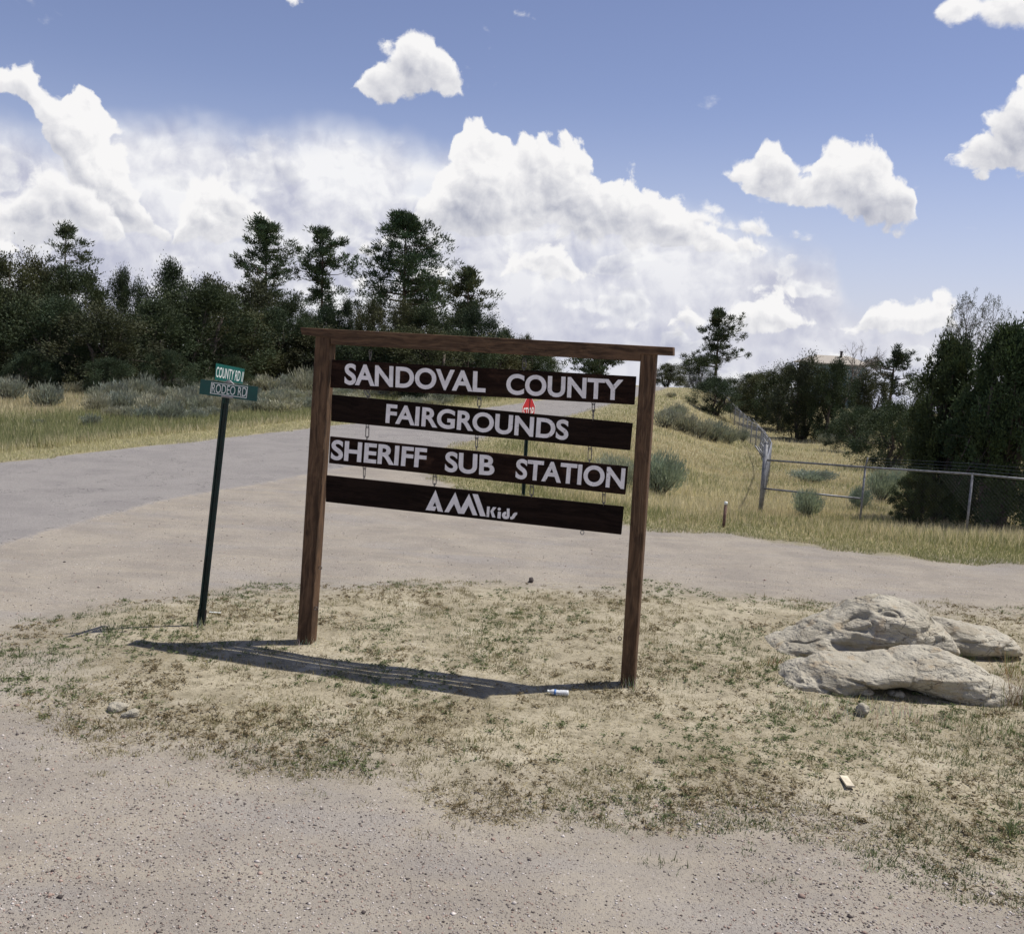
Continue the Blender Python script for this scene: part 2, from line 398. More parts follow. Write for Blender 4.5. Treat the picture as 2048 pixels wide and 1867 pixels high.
MAT['wood'] = m_wood('stained_timber', (0.047, 0.027, 0.016), (0.142, 0.083, 0.047), (0.30, 0.205, 0.125), 0.55)
MAT['plank'] = m_wood('dark_stained_plank', (0.011, 0.006, 0.005), (0.027, 0.015, 0.011), (0.06, 0.038, 0.028), 0.25, knots=False, blot=(0.062, 0.033, 0.022), rough=0.9, spec=0.08)
MAT['plankdark'] = m_wood('black_brown_plank', (0.009, 0.006, 0.005), (0.021, 0.013, 0.010), (0.05, 0.032, 0.025), 0.2, knots=False, rough=0.9, spec=0.08)
def m_letter():
    m, t, b, o = new_mat('chipped_white_paint'); tc = t.n('ShaderNodeTexCoord'); p = tc.outputs['Object']
    n = t.noise(p, 14.0, 5, 0.6); w = t.noise(p, 38.0, 5, 0.7); big = t.noise(p, 4.0, 2, 0.5)
    c = t.mix(t.rng(n, 0.3, 0.7), (0.76, 0.73, 0.735), (0.92, 0.89, 0.90))
    chip = t.m('MULTIPLY', t.rng(w, 0.60, 0.66), t.rng(big, 0.5, 0.62)); c = t.mix(t.m('MULTIPLY', chip, 0.8), c, (0.16, 0.11, 0.09))
    t.put(b.inputs['Base Color'], c); b.inputs['Roughness'].default_value = 0.7; b.inputs['Specular IOR Level'].default_value = 0.2; bump(t, b, n, 0.002, 0.5)
    return m
MAT['letter'] = m_letter()
MAT['steel'] = m_plain('galvanised_steel', (0.23, 0.235, 0.25), 0.5, 0.35, 0.2, 14)
MAT['chain'] = m_plain('dull_zinc_chain', (0.16, 0.15, 0.15), 0.5, 0.6, 0.3, 60)
MAT['greenpost'] = m_plain('dark_green_post_paint', (0.008, 0.03, 0.026), 0.5, vary=0.3, scale=12)
MAT['greensign'] = m_plain('green_sign_sheeting', (0.0, 0.105, 0.088), 0.45, vary=0.06, scale=6)  # lit copy of the plate green: sunlight on the upper plate put into the colour
MAT['greensign2'] = m_plain('deep_green_sign_sheeting', (0.004, 0.070, 0.062), 0.45, vary=0.06, scale=6)  # shaded copy of the same sheeting: the lower plate's shade painted in as darker green
MAT['signwhite'] = m_plain('white_sign_sheeting', (0.75, 0.78, 0.76), 0.5, vary=0.05)
MAT['alloy'] = m_plain('cast_alloy_bracket', (0.30, 0.29, 0.30), 0.5, 0.5, 0.2, 40)
MAT['red'] = m_plain('red_sign_sheeting', (0.50, 0.012, 0.018), 0.45, vary=0.08, scale=6)
MAT['leaf'] = m_leaf('conifer_foliage', 0.14, 0.75, 0.25)
MAT['sage'] = m_leaf('sagebrush_foliage', 0.22, 0.85, 0.2)
MAT['grass'] = m_leaf('grass_blades', 0.30, 0.75, 0.25)
def m_bark(name, a, b2):
    m, t, b, o = new_mat(name); tc = t.n('ShaderNodeTexCoord')
    p = t.v('MULTIPLY', tc.outputs['Object'], (9, 9, 2.2)); n = t.noise(p, 1.5, 5, 0.65); v = t.vor(p, 1.6)
    t.put(b.inputs['Base Color'], t.mix(t.rng(t.m('MULTIPLY', n, t.m('ADD', v, 0.5)), 0.2, 0.7), a, b2)); b.inputs['Roughness'].default_value = 0.9
    bump(t, b, n, 0.03); return m
MAT['bark'] = m_bark('juniper_bark', (0.035, 0.027, 0.023), (0.12, 0.095, 0.08))
MAT['pinebark'] = m_bark('pine_bark', (0.03, 0.022, 0.018), (0.10, 0.065, 0.045))
MAT['deadwood'] = m_bark('grey_dead_wood', (0.09, 0.075, 0.07), (0.22, 0.19, 0.175))
# ------------------------------------------------------------------ the ground
def gpts(pts): return [(lambda v: (v.x, v.y))(at_ground(x*S, y*S)) for x, y in pts]
def extend(pts, ymax):
    a = np.array(pts[-2]); b = np.array(pts[-1]); d = b-a; return pts+[tuple(b+d*((ymax-b[1])/d[1]))]
_far = extend(gpts([(-330, 955), (-150, 934), (0, 915), (310, 880), (620, 845), (800, 823), (1000, 799), (1110, 783)]), 130)
_near = extend(gpts([(-330, 1185), (-150, 1125), (0, 1075), (160, 1030), (330, 985), (640, 930), (880, 882), (1080, 832), (1200, 797)]), 130)
ROAD = _far + _near[::-1]
VERGE_L = [(-400, 6)]+[(_far[0][0]-200, _far[0][1]-30)]+_far+[(_far[-1][0], 4000), (-4000, 4000), (-4000, -40), (_far[0][0]-220, -40)]
_vr = gpts([(2500, 1160), (2200, 1128), (2016, 1112), (1850, 1100), (1700, 1084), (1500, 1056), (1380, 1045), (1250, 1034), (1080, 1004), (960, 975), (870, 945), (815, 922), (800, 903)])
_k = [p for p in _near if p[1] > _vr[-1][1]]
VERGE_R = [(4000, _vr[0][1]-8)]+[(60, _vr[0][1]-2)]+_vr+_k+[(_k[-1][0], 4000), (4000, 4000)]
ISLAND = gpts([(45, 1275), (90, 1220), (230, 1185), (400, 1166), (650, 1148), (850, 1140), (1000, 1138), (1300, 1158), (1500, 1176), (1640, 1190), (1850, 1200), (2016, 1203), (2300, 1215), (2700, 1240),
               (2700, 1900), (2300, 1800), (2016, 1752), (1850, 1712), (1600, 1655), (1350, 1625), (1200, 1605), (1050, 1592), (900, 1568), (700, 1530), (520, 1496), (400, 1470), (290, 1440), (190, 1395), (115, 1340)])
def sstep(a, b, x):
    t = np.clip((x-a)/(b-a), 0, 1); return t*t*(3-2*t)
def sd_all(x, y):
    """signed distances (m): road, either verge, island; edges made uneven"""
    w1 = (vn2(x, y, 0.9, 3)-0.5)*0.35+(vn2(x, y, 0.33, 4)-0.5)*0.18
    road = poly_sd(x, y, ROAD)+w1*0.35
    verge = np.maximum(poly_sd(x, y, VERGE_L), poly_sd(x, y, VERGE_R))+w1*0.9
    isl = poly_sd(x, y, ISLAND)+w1*1.6+(vn2(x, y, 2.2, 5)-0.5)*0.5
    return road, verge, isl
def H(x, y):
    x = np.asarray(x, float); y = np.asarray(y, float)
    road = poly_sd(x, y, ROAD); isl = poly_sd(x, y, ISLAND)
    off = 1-sstep(-1.5, 0.0, road)
    verge = np.maximum(poly_sd(x, y, VERGE_L), poly_sd(x, y, VERGE_R))
    g = sstep(0.0, 3.0, verge)
    z = (vn2(x, y, 7.0, 11)-0.5)*0.16*g + (vn2(x, y, 2.1, 12)-0.5)*(0.03+0.06*g)*off
    z = z + (vn2(x, y, 0.55, 13)-0.5)*0.022*off + (vn2(x, y, 0.21, 14)-0.5)*0.010*off
    z = z + 0.05*sstep(-0.1, 0.9, isl)*(0.6+0.8*vn2(x, y, 1.3, 15)) + 0.04*sstep(-0.3, 0.2, verge)
    z = z - 0.045*np.maximum(0, y-84) + 0.0
    # right of the road the land falls away into a shallow fenced hollow
    right = poly_sd(x, y, VERGE_R) > -3
    dep = np.interp(y, [15.2, 18, 23.4, 35, 50, 66, 80, 92], [0, 0.12, 0.6, 1.1, 1.6, 1.75, 1.2, 0.9])
    z = z - np.where(right, dep*sstep(1.0, 8.0, -road), 0)
    return z
def h1(x, y): return float(H(np.array([x]), np.array([y]))[0])
def on_ground(px, py):
    """the point of the ground seen at a pixel of the photograph (2016-wide coordinates)"""
    v = at_ground(px*S, py*S)
    for _ in range(3): v = at_ground(px*S, py*S, h1(v.x, v.y))
    return v
def m_ground():
    m, t, b, o = new_mat('earth_gravel_and_asphalt'); geo = t.n('ShaderNodeNewGeometry'); p = geo.outputs['Position']
    a = t.n('ShaderNodeAttribute'); a.attribute_name = 'mask'; sp = t.n('ShaderNodeSeparateColor'); t.put(sp.inputs[0], a.outputs['Color'])
    def sd(i): return t.m('MULTIPLY_ADD', sp.outputs[i], 4.0, -2.0)
    n1 = t.noise(p, 1.1, 5, 0.6); n2 = t.noise(p, 7.0, 5, 0.65); n3 = t.noise(p, 38.0, 4, 0.6); n4 = t.noise(p, 140.0, 2, 0.6)
    jit = t.m('ADD', t.m('MULTIPLY', t.m('SUBTRACT', n2, 0.5), 0.7), t.m('MULTIPLY', t.m('SUBTRACT', n3, 0.5), 0.35))
    kroad = t.rng(t.m('ADD', sd(0), t.m('MULTIPLY', jit, 0.35)), -0.05, 0.06)
    kverge = t.rng(t.m('ADD', sd(1), jit), -0.25, 0.35)
    kisl = t.rng(t.m('ADD', sd(2), t.m('MULTIPLY', jit, 1.9)), -0.6, 1.0)
    # packed gravel with wheel-worn streaks along the turn-off and scattered chips of many colours
    st = t.noise(t.v('MULTIPLY', p, (0.35, 2.6, 1.0)), 1.4, 4, 0.6)
    gr = t.mix(t.rng(n1, 0.35, 0.65), (0.250, 0.223, 0.191), (0.312, 0.279, 0.233))
    gr = t.mix(t.rng(st, 0.45, 0.7, 0.0, 0.55), gr, (0.342, 0.300, 0.236))
    gr = t.mix(t.rng(n2, 0.5, 0.75, 0.0, 0.5), gr, (0.222, 0.200, 0.180))
    drift = t.rng(t.noise(t.v('MULTIPLY', p, (0.55, 1.3, 1.0)), 0.9, 4, 0.6), 0.5, 0.68)
    gr = t.mix(t.m('MULTIPLY', drift, 0.5), gr, (0.275, 0.258, 0.245))
    chip = t.vor(p, 85.0, out='Color'); chd = t.vor(p, 85.0)
    cs = t.n('ShaderNodeSeparateColor'); t.put(cs.inputs[0], chip)
    isch = t.m('MULTIPLY', t.rng(chd, 0.42, 0.30), t.rng(t.m('ADD', cs.outputs[0], t.m('MULTIPLY', drift, 0.35)), 0.50, 0.55))
    gr = t.mix(t.m('MULTIPLY', isch, 0.75), gr, t.mix(cs.outputs[1], (0.15, 0.13, 0.125), (0.50, 0.45, 0.40)))
    chip2 = t.vor(p, 38.0, out='Color'); chd2 = t.vor(p, 38.0); c2 = t.n('ShaderNodeSeparateColor'); t.put(c2.inputs[0], chip2)
    is2 = t.m('MULTIPLY', t.rng(chd2, 0.34, 0.24), t.m('MULTIPLY', t.rng(c2.outputs[0], 0.78, 0.8), t.rng(n1, 0.42, 0.6)))
    gr = t.mix(t.m('MULTIPLY', is2, 0.85), gr, t.mix(c2.outputs[1], (0.12, 0.105, 0.105), (0.56, 0.51, 0.47)))
    # bare island soil: pale silt, dead thatch, brown crumbs
    il = t.mix(t.rng(n1, 0.3, 0.66), (0.285, 0.248, 0.172), (0.40, 0.355, 0.258))
    il = t.mix(t.rng(n2, 0.46, 0.66, 0.0, 0.75), il, (0.200, 0.175, 0.118))
    il = t.mix(t.rng(n3, 0.54, 0.70, 0.0, 0.8), il, (0.13, 0.11, 0.07))
    il = t.mix(t.rng(t.noise(p, 2.3, 3, 0.5), 0.56, 0.72, 0.0, 0.6), il, (0.475, 0.43, 0.33))
    # verge soil
    ve = t.mix(t.rng(n1, 0.3, 0.7), (0.22, 0.20, 0.11), (0.34, 0.295, 0.175))
    ve = t.mix(t.rng(n2, 0.45, 0.7, 0.0, 0.6), ve, (0.13, 0.125, 0.05))
    # old asphalt
    as_ = t.mix(t.rng(n3, 0.3, 0.7), (0.225, 0.210, 0.200), (0.285, 0.268, 0.252))
    as_ = t.mix(t.rng(n4, 0.55, 0.8, 0.0, 0.5), as_, (0.36, 0.34, 0.33))
    as_ = t.mix(t.rng(n1, 0.42, 0.68, 0.0, 0.45), as_, (0.185, 0.172, 0.170))
    cr = t.rng(t.m('ABSOLUTE', t.m('SUBTRACT', t.noise(p, 0.55, 5, 0.6), 0.5)), 0.0, 0.004, 1.0, 0.0)
    as_ = t.mix(t.m('MULTIPLY', cr, 0.7), as_, (0.07, 0.065, 0.065))
    c = t.mix(kisl, gr, il); c = t.mix(kverge, c, ve); c = t.mix(kroad, c, as_)
    t.put(b.inputs['Base Color'], c); b.inputs['Roughness'].default_value = 0.92; b.inputs['Specular IOR Level'].default_value = 0.2
    hgt = t.m('ADD', t.m('MULTIPLY', n3, 0.5), t.m('ADD', t.m('MULTIPLY', n4, 0.22), t.m('MULTIPLY', isch, 0.35)))
    bump(t, b, hgt, 0.016, 0.9)
    return m
MAT['ground'] = m_ground()
GRID = {}
def build_ground():
    def geom(a, b, n): return list(np.geomspace(a, b, n))
    xs = sorted(set(np.round(np.concatenate([-np.array(geom(16.3, 2500, 46)), np.arange(-16, 20, 0.085), np.array(geom(20.3, 2500, 46))]), 3)))
    ys = sorted(set(np.round(np.concatenate([[-200, -80, -30, -12, -5, -1, 1, 2.4, 3.2], np.arange(3.9, 22, 0.075), np.arange(22.0, 48, 0.22), np.arange(48, 100, 0.7), np.array(geom(101, 3500, 40))]), 3)))
    X, Y = np.meshgrid(xs, ys); nx, ny = len(xs), len(ys)
    Z = H(X, Y); road, verge, isl = sd_all(X, Y)
    Z = Z - 0.035*np.where(road > 0, 0, 0) + 0.03*sstep(-0.06, 0.05, road)
    GRID.update(xs=np.array(xs), ys=np.array(ys), z=Z, road=road, verge=verge, isl=isl)
    enc = lambda d: np.clip((d+2)/4, 0, 1)
    mask = np.stack([enc(road), enc(verge), enc(isl)], -1).reshape(-1, 3)
    V = np.stack([X, Y, Z], -1).reshape(-1, 3)
    i = np.arange(ny-1)[:, None]*nx+np.arange(nx-1)[None, :]
    Q = np.stack([i, i+1, i+1+nx, i+nx], -1).reshape(-1, 4)
    def fc(a): return ((a[:-1, :-1]+a[1:, 1:])*0.5).reshape(-1)
    r, v, s_ = fc(road), fc(verge), fc(isl)
    cls = np.where(r > 0, 0, np.where(v > 0, 1, np.where(s_ > 0, 2, 3)))
    for k, nm, lab in ((0, 'asphalt_road', 'old grey two-lane road running from the left up over the rise'), (1, 'ground', 'grassy ground on both sides of the road'),
                       (2, 'dirt_island', 'bare dirt patch with sparse weeds round the wooden sign'), (3, 'gravel_road', 'pinkish packed gravel turn-off in front of and behind the sign')):
        q = Q[cls == k]; u, inv = np.unique(q, return_inverse=True)
        me = mesh_np(nm, V[u], inv.reshape(-1, 4), True, mask[u], 'mask')
        tag(link(nm, me, MAT['ground']), lab, kind='structure')
build_ground()
def look(x, y, *names):
    """read the built ground: bilinear values of its fields"""
    x = np.asarray(x, float); y = np.asarray(y, float); xs, ys = GRID['xs'], GRID['ys']
    i = np.clip(np.searchsorted(xs, x)-1, 0, len(xs)-2); j = np.clip(np.searchsorted(ys, y)-1, 0, len(ys)-2)
    fx = np.clip((x-xs[i])/(xs[i+1]-xs[i]), 0, 1); fy = np.clip((y-ys[j])/(ys[j+1]-ys[j]), 0, 1); r = []
    for n in names:
        a = GRID[n]; r.append((a[j, i]*(1-fx)+a[j, i+1]*fx)*(1-fy)+(a[j+1, i]*(1-fx)+a[j+1, i+1]*fx)*fy)
    return r[0] if len(r) == 1 else r
def H(x, y): return look(x, y, 'z')
def sd_all(x, y): return look(x, y, 'road', 'verge', 'isl')
ROAD_OBJ = bpy.data.objects['asphalt_road']
# ------------------------------------------------------------------ the hanging wooden sign
def text_mesh(body, offset=0.0, spacing=1.0, extrude=0.0):
    """filled outline of a word, scaled to the unit box; returns verts (n,3) and polygons"""
    cu = bpy.data.curves.new('word', 'FONT'); cu.body = body; cu.size = 1.0; cu.offset = offset; cu.space_character = spacing; cu.resolution_u = 6
    o = bpy.data.objects.new('word', cu); COL.objects.link(o)
    dg = bpy.context.evaluated_depsgraph_get(); me = bpy.data.meshes.new_from_object(o.evaluated_get(dg))
    v = np.array([x.co[:] for x in me.vertices]); f = [tuple(p.vertices) for p in me.polygons]
    bpy.data.objects.remove(o); bpy.data.curves.remove(cu); bpy.data.meshes.remove(me)
    v = v[:, :2]; lo = v.min(0); hi = v.max(0); return (v-lo)/(hi-lo), f
def raised(V2, F2, front, back):
    """prism between two placements of a flat outline (lists of world points)"""
    n = len(V2); E = {}
    for f in F2:
        for a, b in zip(f, f[1:]+f[:1]):
            E[(a, b)] = E.get((a, b), 0)+1
    faces = [tuple(f) for f in F2]
    for (a, b) in E:
        if (b, a) not in E: faces.append((b, a, a+n, b+n))
    return front+back, faces
def lettering(name, body, quad, plane, mat, parent, proud=0.004, frame=None, offset=0.028, spacing=1.0):
    """a word filling the quad of pixels (bl, br, tr, tl) on a plane of the scene"""
    v, f = text_mesh(body, offset, spacing)
    bl, br, tr, tl = [at_plane(x, y, plane[0], plane[1]) for x, y in quad]
    n = plane[1]
    fr = [(bl*(1-a)+br*a)*(1-c)+(tl*(1-a)+tr*a)*c + n*proud for a, c in v]
    bk = [p-n*(proud+0.002) for p in fr]
    V, Fc = raised(v, f, fr, bk)
    return part(name, V, Fc, mat, parent, frame)
L0 = on_ground(607/S, 1287/S); R0 = on_ground(1253/S, 1373/S)
SX = Vector((R0.x-L0.x, R0.y-L0.y, 0)).normalized(); SN = Vector((SX.y, -SX.x, 0))   # along the sign; out of its face, to the camera
FRONT = ((L0+R0)/2, SN); BOARDP = ((L0+R0)/2-SN*0.035, SN)
def slab(name, quad, plane, thick, mat, parent, bevel=0.004, xdir=None, ground=False):
    q = [at_plane(x, y, plane[0], plane[1]) for x, y in quad]
    if ground:                                       # posts go on into the soil
        for a, b in ((0, 3), (1, 2)): q[a] = q[a] + (q[a]-q[b]).normalized()*0.35
    bk = [p-SN*thick for p in q]
    ax = xdir if xdir is not None else (q[1]-q[0])
    fr = axes_frame((q[0]+q[2])/2, ax, SN)
    return part(name, q+bk, HEXF, mat, parent, fr, bevel=bevel)
def build_sign():
    base = (L0+R0)/2; base.z = h1(base.x, base.y)
    fr = empty('wooden_sign_frame', base)
    tag(fr, 'tall brown timber frame with two square posts and a notched top beam', 'sign frame')
    def post(quad):
        u = (at_plane(*quad[3], *FRONT)-at_plane(*quad[0], *FRONT)).normalized()
        return slab('post', quad, FRONT, 0.135, MAT['wood'], fr, 0.006, u, True)
    post([(593, 1284), (620.5, 1288), (660.2, 674), (631.2, 666)])
    post([(1240, 1372), (1267.5, 1375), (1312.0, 708.5), (1281.3, 706)])
    # beam: thin over the post heads, deep between them
    b = [(600, 654.5), (1346, 694.2), (1346, 711.6), (1281.2, 708.4), (1280.6, 722.6), (661.0, 688.6), (660.6, 676.0), (603, 669.0)]
    off = 0.006
    w = [at_plane(x, y, FRONT[0]+SN*off, SN) for x, y in b]; n = len(w)
    bk = [p-SN*0.15 for p in w]
    faces = [tuple(range(n)), tuple(reversed(range(n, 2*n)))]+[(i, (i+1) % n, (i+1) % n+n, i+n) for i in range(n)]
    part('beam', w+bk, faces, MAT['wood'], fr, axes_frame((w[0]+w[1])/2, SX, SN), bevel=0.004)
    for (x, y) in ((631.5, 1216), (1239.5, 1276), (640.5, 1135)):
        c = at_plane(x, y, BOARDP[0], SN); part('eye_screw', *ring_link(c, (0, 0, 1), SX, 0.03, 0.03, 0.004, 12, 5), MAT['chain'], fr, smooth=True)
    boards = [
     ('SANDOVAL COUNTY', [(660, 775), (1268.5, 809.3), (1272.2, 752.6), (663.8, 719)], 'plank',
      [('SANDOVAL', [(689, 769.0), (971, 785.0), (972.5, 743.0), (690, 726)], 1.0), ('COUNTY', [(1012, 788.5), (1245, 801.0), (1247, 759.0), (1013.5, 746.5)], 1.0)],
      [(741, 700, 719), (1049, 717, 741)],
      'topmost dark plank of the hanging sign with white words SANDOVAL COUNTY'),
     ('FAIRGROUNDS', [(661.7, 842), (1259.8, 900.5), (1265, 846), (663.5, 788.9)], 'plankdark',
      [('FAIRGROUNDS', [(771, 845.6), (1136, 880.5), (1138.5, 839.8), (773.5, 807)], 1.0)],
      [(737, 777, 797), (959, 792, 817), (1187, 803, 840)], 'second hanging dark plank with the white word FAIRGROUNDS'),
     ('SHERIFF SUB STATION', [(657.5, 925.9), (1250.2, 988.9), (1255.9, 932.7), (660, 872.3)], 'plank',
      [('SHERIFF', [(661.5, 919.0), (851.5, 936.0), (854.5, 896), (664, 878.5)], 1.0), ('SUB', [(889.5, 943), (988.5, 951.5), (990, 910.5), (891.5, 902)], 1.0), ('STATION', [(1030.5, 957), (1248, 978), (1251.5, 936), (1033.5, 916.5)], 1.0)],
      [(735, 849, 878), (953.5, 871, 898), (1180, 892, 924)], 'third hanging dark plank with white words SHERIFF SUB STATION'),
     ('AMIkids', [(651.1, 1003.2), (1242.1, 1068.8), (1247.3, 1013), (652.1, 950)], 'plankdark', [], [(729, 932, 957), (869.7, 947, 972), (1064, 968, 994), (1208, 984, 1010)],
      'lowest hanging black-brown plank with a small white logo'),
    ]
    for k, (nm, quad, mat, words, chains, lab) in enumerate(boards):
        c = at_plane(*quad[0], *BOARDP)*0.5+at_plane(*quad[1], *BOARDP)*0.5
        e = empty('sign_board', c); tag(e, lab, 'sign board', 'planks hung on chains under the beam')
        s_ = slab('plank', quad, BOARDP, 0.026, MAT[mat], e, 0.0035)
        for body, q, sp in words:
            lettering('lettering', body, q, BOARDP, MAT['letter'], e, spacing=sp)
        if nm == 'AMIkids':
            Z = lambda pts: [(840+x/9.6, 960+y/9.6) for x, y in pts]
            circ = [(1523+30*math.cos(a), 553+29*math.sin(a)) for a in np.linspace(0, 2*math.pi, 16, endpoint=False)]
            for pts in ([(300, 185), (443, 607), (345, 594), (292, 413), (246, 497), (318, 506), (285, 587), (109, 569)],
                        [(470, 608), (678, 228), (787, 545), (943, 258), (1103, 673), (1015, 668), (938, 480), (848, 645), (735, 638), (656, 450), (555, 614)],
                        [(1010, 260), (1113, 270), (1263, 694), (1158, 685)], [(1290, 503), (1343, 505), (1325, 705), (1278, 700)],
                        [(1405, 512), (1468, 520), (1408, 597), (1448, 714), (1388, 708), (1352, 590)], circ, [(1500, 600), (1555, 605), (1545, 737), (1485, 724)],
                        [(1670, 540), (1722, 543), (1720, 690), (1700, 733), (1660, 745), (1610, 735), (1580, 700), (1575, 660), (1590, 625), (1620, 605), (1657, 600), (1657, 650), (1640, 660), (1637, 680), (1650, 690), (1668, 680)],
                        [(1866, 618), (1866, 655), (1835, 685), (1810, 730), (1770, 750), (1735, 745), (1730, 705), (1765, 690), (1790, 640), (1825, 618)]):
                w = [at_plane(x, y, *BOARDP) for x, y in Z(pts)]; fr2 = [p+SN*0.004 for p in w]; bk = [p-SN*0.002 for p in w]; n = len(w)
                part('logo_stroke', fr2+bk, [tuple(range(n))]+[(i, (i+1) % n, (i+1) % n+n, i+n) for i in range(n)], MAT['letter'], e)
        mid = BOARDP[0]-SN*0.011
        for j, (x, y0, y1) in enumerate(chains):
            a = at_plane(x, y0, mid, SN); b2 = at_plane(x-0.8, y1, mid, SN); d = b2-a; ln = d.length; u = d/ln
            ax = Vector((0, 0, 1))
            r = 0.0042
            part('eye_bolt', *ring_link(a+u*0.012, u, SX, 0.034, 0.028, r*0.8, 12, 5), MAT['chain'], e, smooth=True)
            part('eye_bolt', *ring_link(b2-u*0.010, u, SN, 0.034, 0.026, r*0.8, 12, 5), MAT['chain'], e, smooth=True)
            rest = ln-0.05
            side = SX if (j+k) % 3 else (SX+SN*0.7)
            if (k, j) == (1, 0):      # one slack link lies askew
                u2 = (u+SX*0.9).normalized(); part('chain_link', *ring_link((a+b2)/2-SX*0.012, u2, SX, 0.075, 0.028, r, 18, 6), MAT['chain'], e, smooth=True)
            elif rest > 0.02:
                nl = max(1, int(round(rest/0.07))); step = rest/nl
                for q in range(nl):
                    part('chain_link', *ring_link(a+u*(0.025+step*(q+0.5)), u, side if q % 2 == 0 else SN, step+0.02, 0.030, r, 18, 6), MAT['chain'], e, smooth=True)
        if nm == 'AMIkids':
            c2 = at_plane(1164.5, 1064.5, mid, SN); part('eye_bolt', *ring_link(c2, (0, 0, 1), SX, 0.034, 0.030, 0.0035, 14, 5), MAT['steel'], e, smooth=True)
build_sign()

# ------------------------------------------------------------------ street name sign
def u_channel(a, b, w, d, face, mat, parent, name='post'):
    """a flanged steel channel post from a to b, its open side along face"""
    a, b = Vector(a), Vector(b); u = (b-a).normalized(); f = Vector(face); f = (f-u*f.dot(u)).normalized(); s_ = u.cross(f)
    prof = [(-w, 0), (-w*0.55, 0), (-w*0.38, d), (w*0.38, d), (w*0.55, 0), (w, 0), (w, 0.004), (w*0.5, 0.004), (w*0.33, d+0.004), (-w*0.33, d+0.004), (-w*0.5, 0.004), (-w, 0.004)]
    prof = [(x, -y) for x, y in prof]; n = len(prof)
    V = [a+s_*x+f*y for x, y in prof]+[b+s_*x+f*y for x, y in prof]
    Fc = [(i, (i+1) % n, (i+1) % n+n, i+n) for i in range(n)]
    k = len(V)
    tops = [(0, 1, 10, 11), (1, 2, 9, 10), (2, 3, 8, 9), (3, 4, 7, 8), (4, 5, 6, 7)]
    Fc += [tuple(i for i in reversed(t_)) for t_ in tops]+[tuple(i+n for i in t_) for t_ in tops]
    return part(name, V, Fc, mat, parent)
def street_sign():
    B = on_ground(395, 1231); pl = (B, Vector((0, -1, 0)))
    top = at_plane(451, 797, *pl); ax = (top-B).normalized()
    e = empty('street_name_sign', B); tag(e, 'leaning dark green steel post with two crossed green street name plates', 'street sign')
    p = u_channel(B-ax*0.4, top+ax*0.02, 0.034, 0.026, (0.15, -1, 0), MAT['greenpost'], e)
    st = u_channel(B-ax*0.3, B+ax*0.16, 0.042, 0.030, (0.15, -1, 0), MAT['bark'], e, 'anchor_stub')
    # RODEO RD plate, square to the camera
    z4 = 9.19
    Z = lambda x, y: (370+x/z4, 700+y/z4)
    pl1 = (top+Vector((0, -0.045, 0)), Vector((0.02, -1, 0)).normalized())
    q = [at_plane(*Z(*c), *pl1) for c in ((258, 805), (1318, 942), (1345, 675), (288, 533))]
    bk = [v-pl1[1]*0.003 for v in q]
    a = part('name_plate', q+bk, HEXF, MAT['greensign2'], e)
    a['label'] = 'dark green plate reading RODEO RD'
    lettering('lettering', 'RODEO RD', [Z(487, 775), Z(1122, 858), Z(1140, 692), Z(503, 612)], pl1, MAT['signwhite'], a, 0.0012, offset=-0.002)
    # thin outline round the words
    o = [at_plane(*Z(*c), *pl1)+pl1[1]*0.0012 for c in ((460, 795), (1132, 885), (1158, 670), (485, 587))]
    cen = sum(o, Vector())/4; inn = [cen+(v-cen)*k for v, k in zip(o, (0.975,)*4)]
    inn = [v + (v-cen).normalized()*0 for v in inn]
    # keep the band equally wide on all sides
    ux = (o[1]-o[0]).normalized(); uy = (o[3]-o[0]).normalized(); bw = 0.0065
    inn = [o[0]+ux*bw+uy*bw, o[1]-ux*bw+uy*bw, o[2]-ux*bw-uy*bw, o[3]+ux*bw-uy*bw]
    part('border', o+inn, [(0, 1, 5, 4), (1, 2, 6, 5), (2, 3, 7, 6), (3, 0, 4, 7)], MAT['signwhite'], a)
    # COUNTY RD 11 plate, turned toward the road
    ang = math.radians(56); n2 = Vector((math.sin(ang), -math.cos(ang), 0.03)).normalized()
    pl2 = (top+ax*0.20+Vector((0.0, -0.0, 0)), n2)
    q = [at_plane(*Z(*c), *pl2) for c in ((552, 545), (1060, 622), (1097, 345), (572, 240))]
    bk = [v-n2*0.003 for v in q]
    c = part('name_plate', q+bk, HEXF, MAT['greensign'], e); c['label'] = 'brighter green plate reading COUNTY RD 11'
    lettering('lettering', 'COUNTY RD II', [Z(563, 492), Z(1055, 588), Z(1085, 400), Z(583, 302)], pl2, MAT['signwhite'], c, 0.0012, offset=0.004)
    # brackets: a cap between the plates and a foot under the lower one
    cb = MB()
    def bracket(pts, plane, thick, nm):
        w = [at_plane(*Z(*c), *plane)+plane[1]*0.006 for c in pts]; b2 = [v-plane[1]*thick for v in w]; n = len(w)
        part(nm, w+b2, [tuple(range(n)), tuple(reversed(range(n, 2*n)))]+[(i, (i+1) % n, (i+1) % n+n, i+n) for i in range(n)], MAT['alloy'], e, bevel=0.003)
    bracket([(690, 590), (915, 632), (880, 600), (830, 553), (775, 553), (740, 580)], pl1, 0.02, 'cross_bracket')
    bracket([(665, 862), (885, 890), (892, 850), (672, 822)], pl1, 0.05, 'base_bracket')
street_sign()

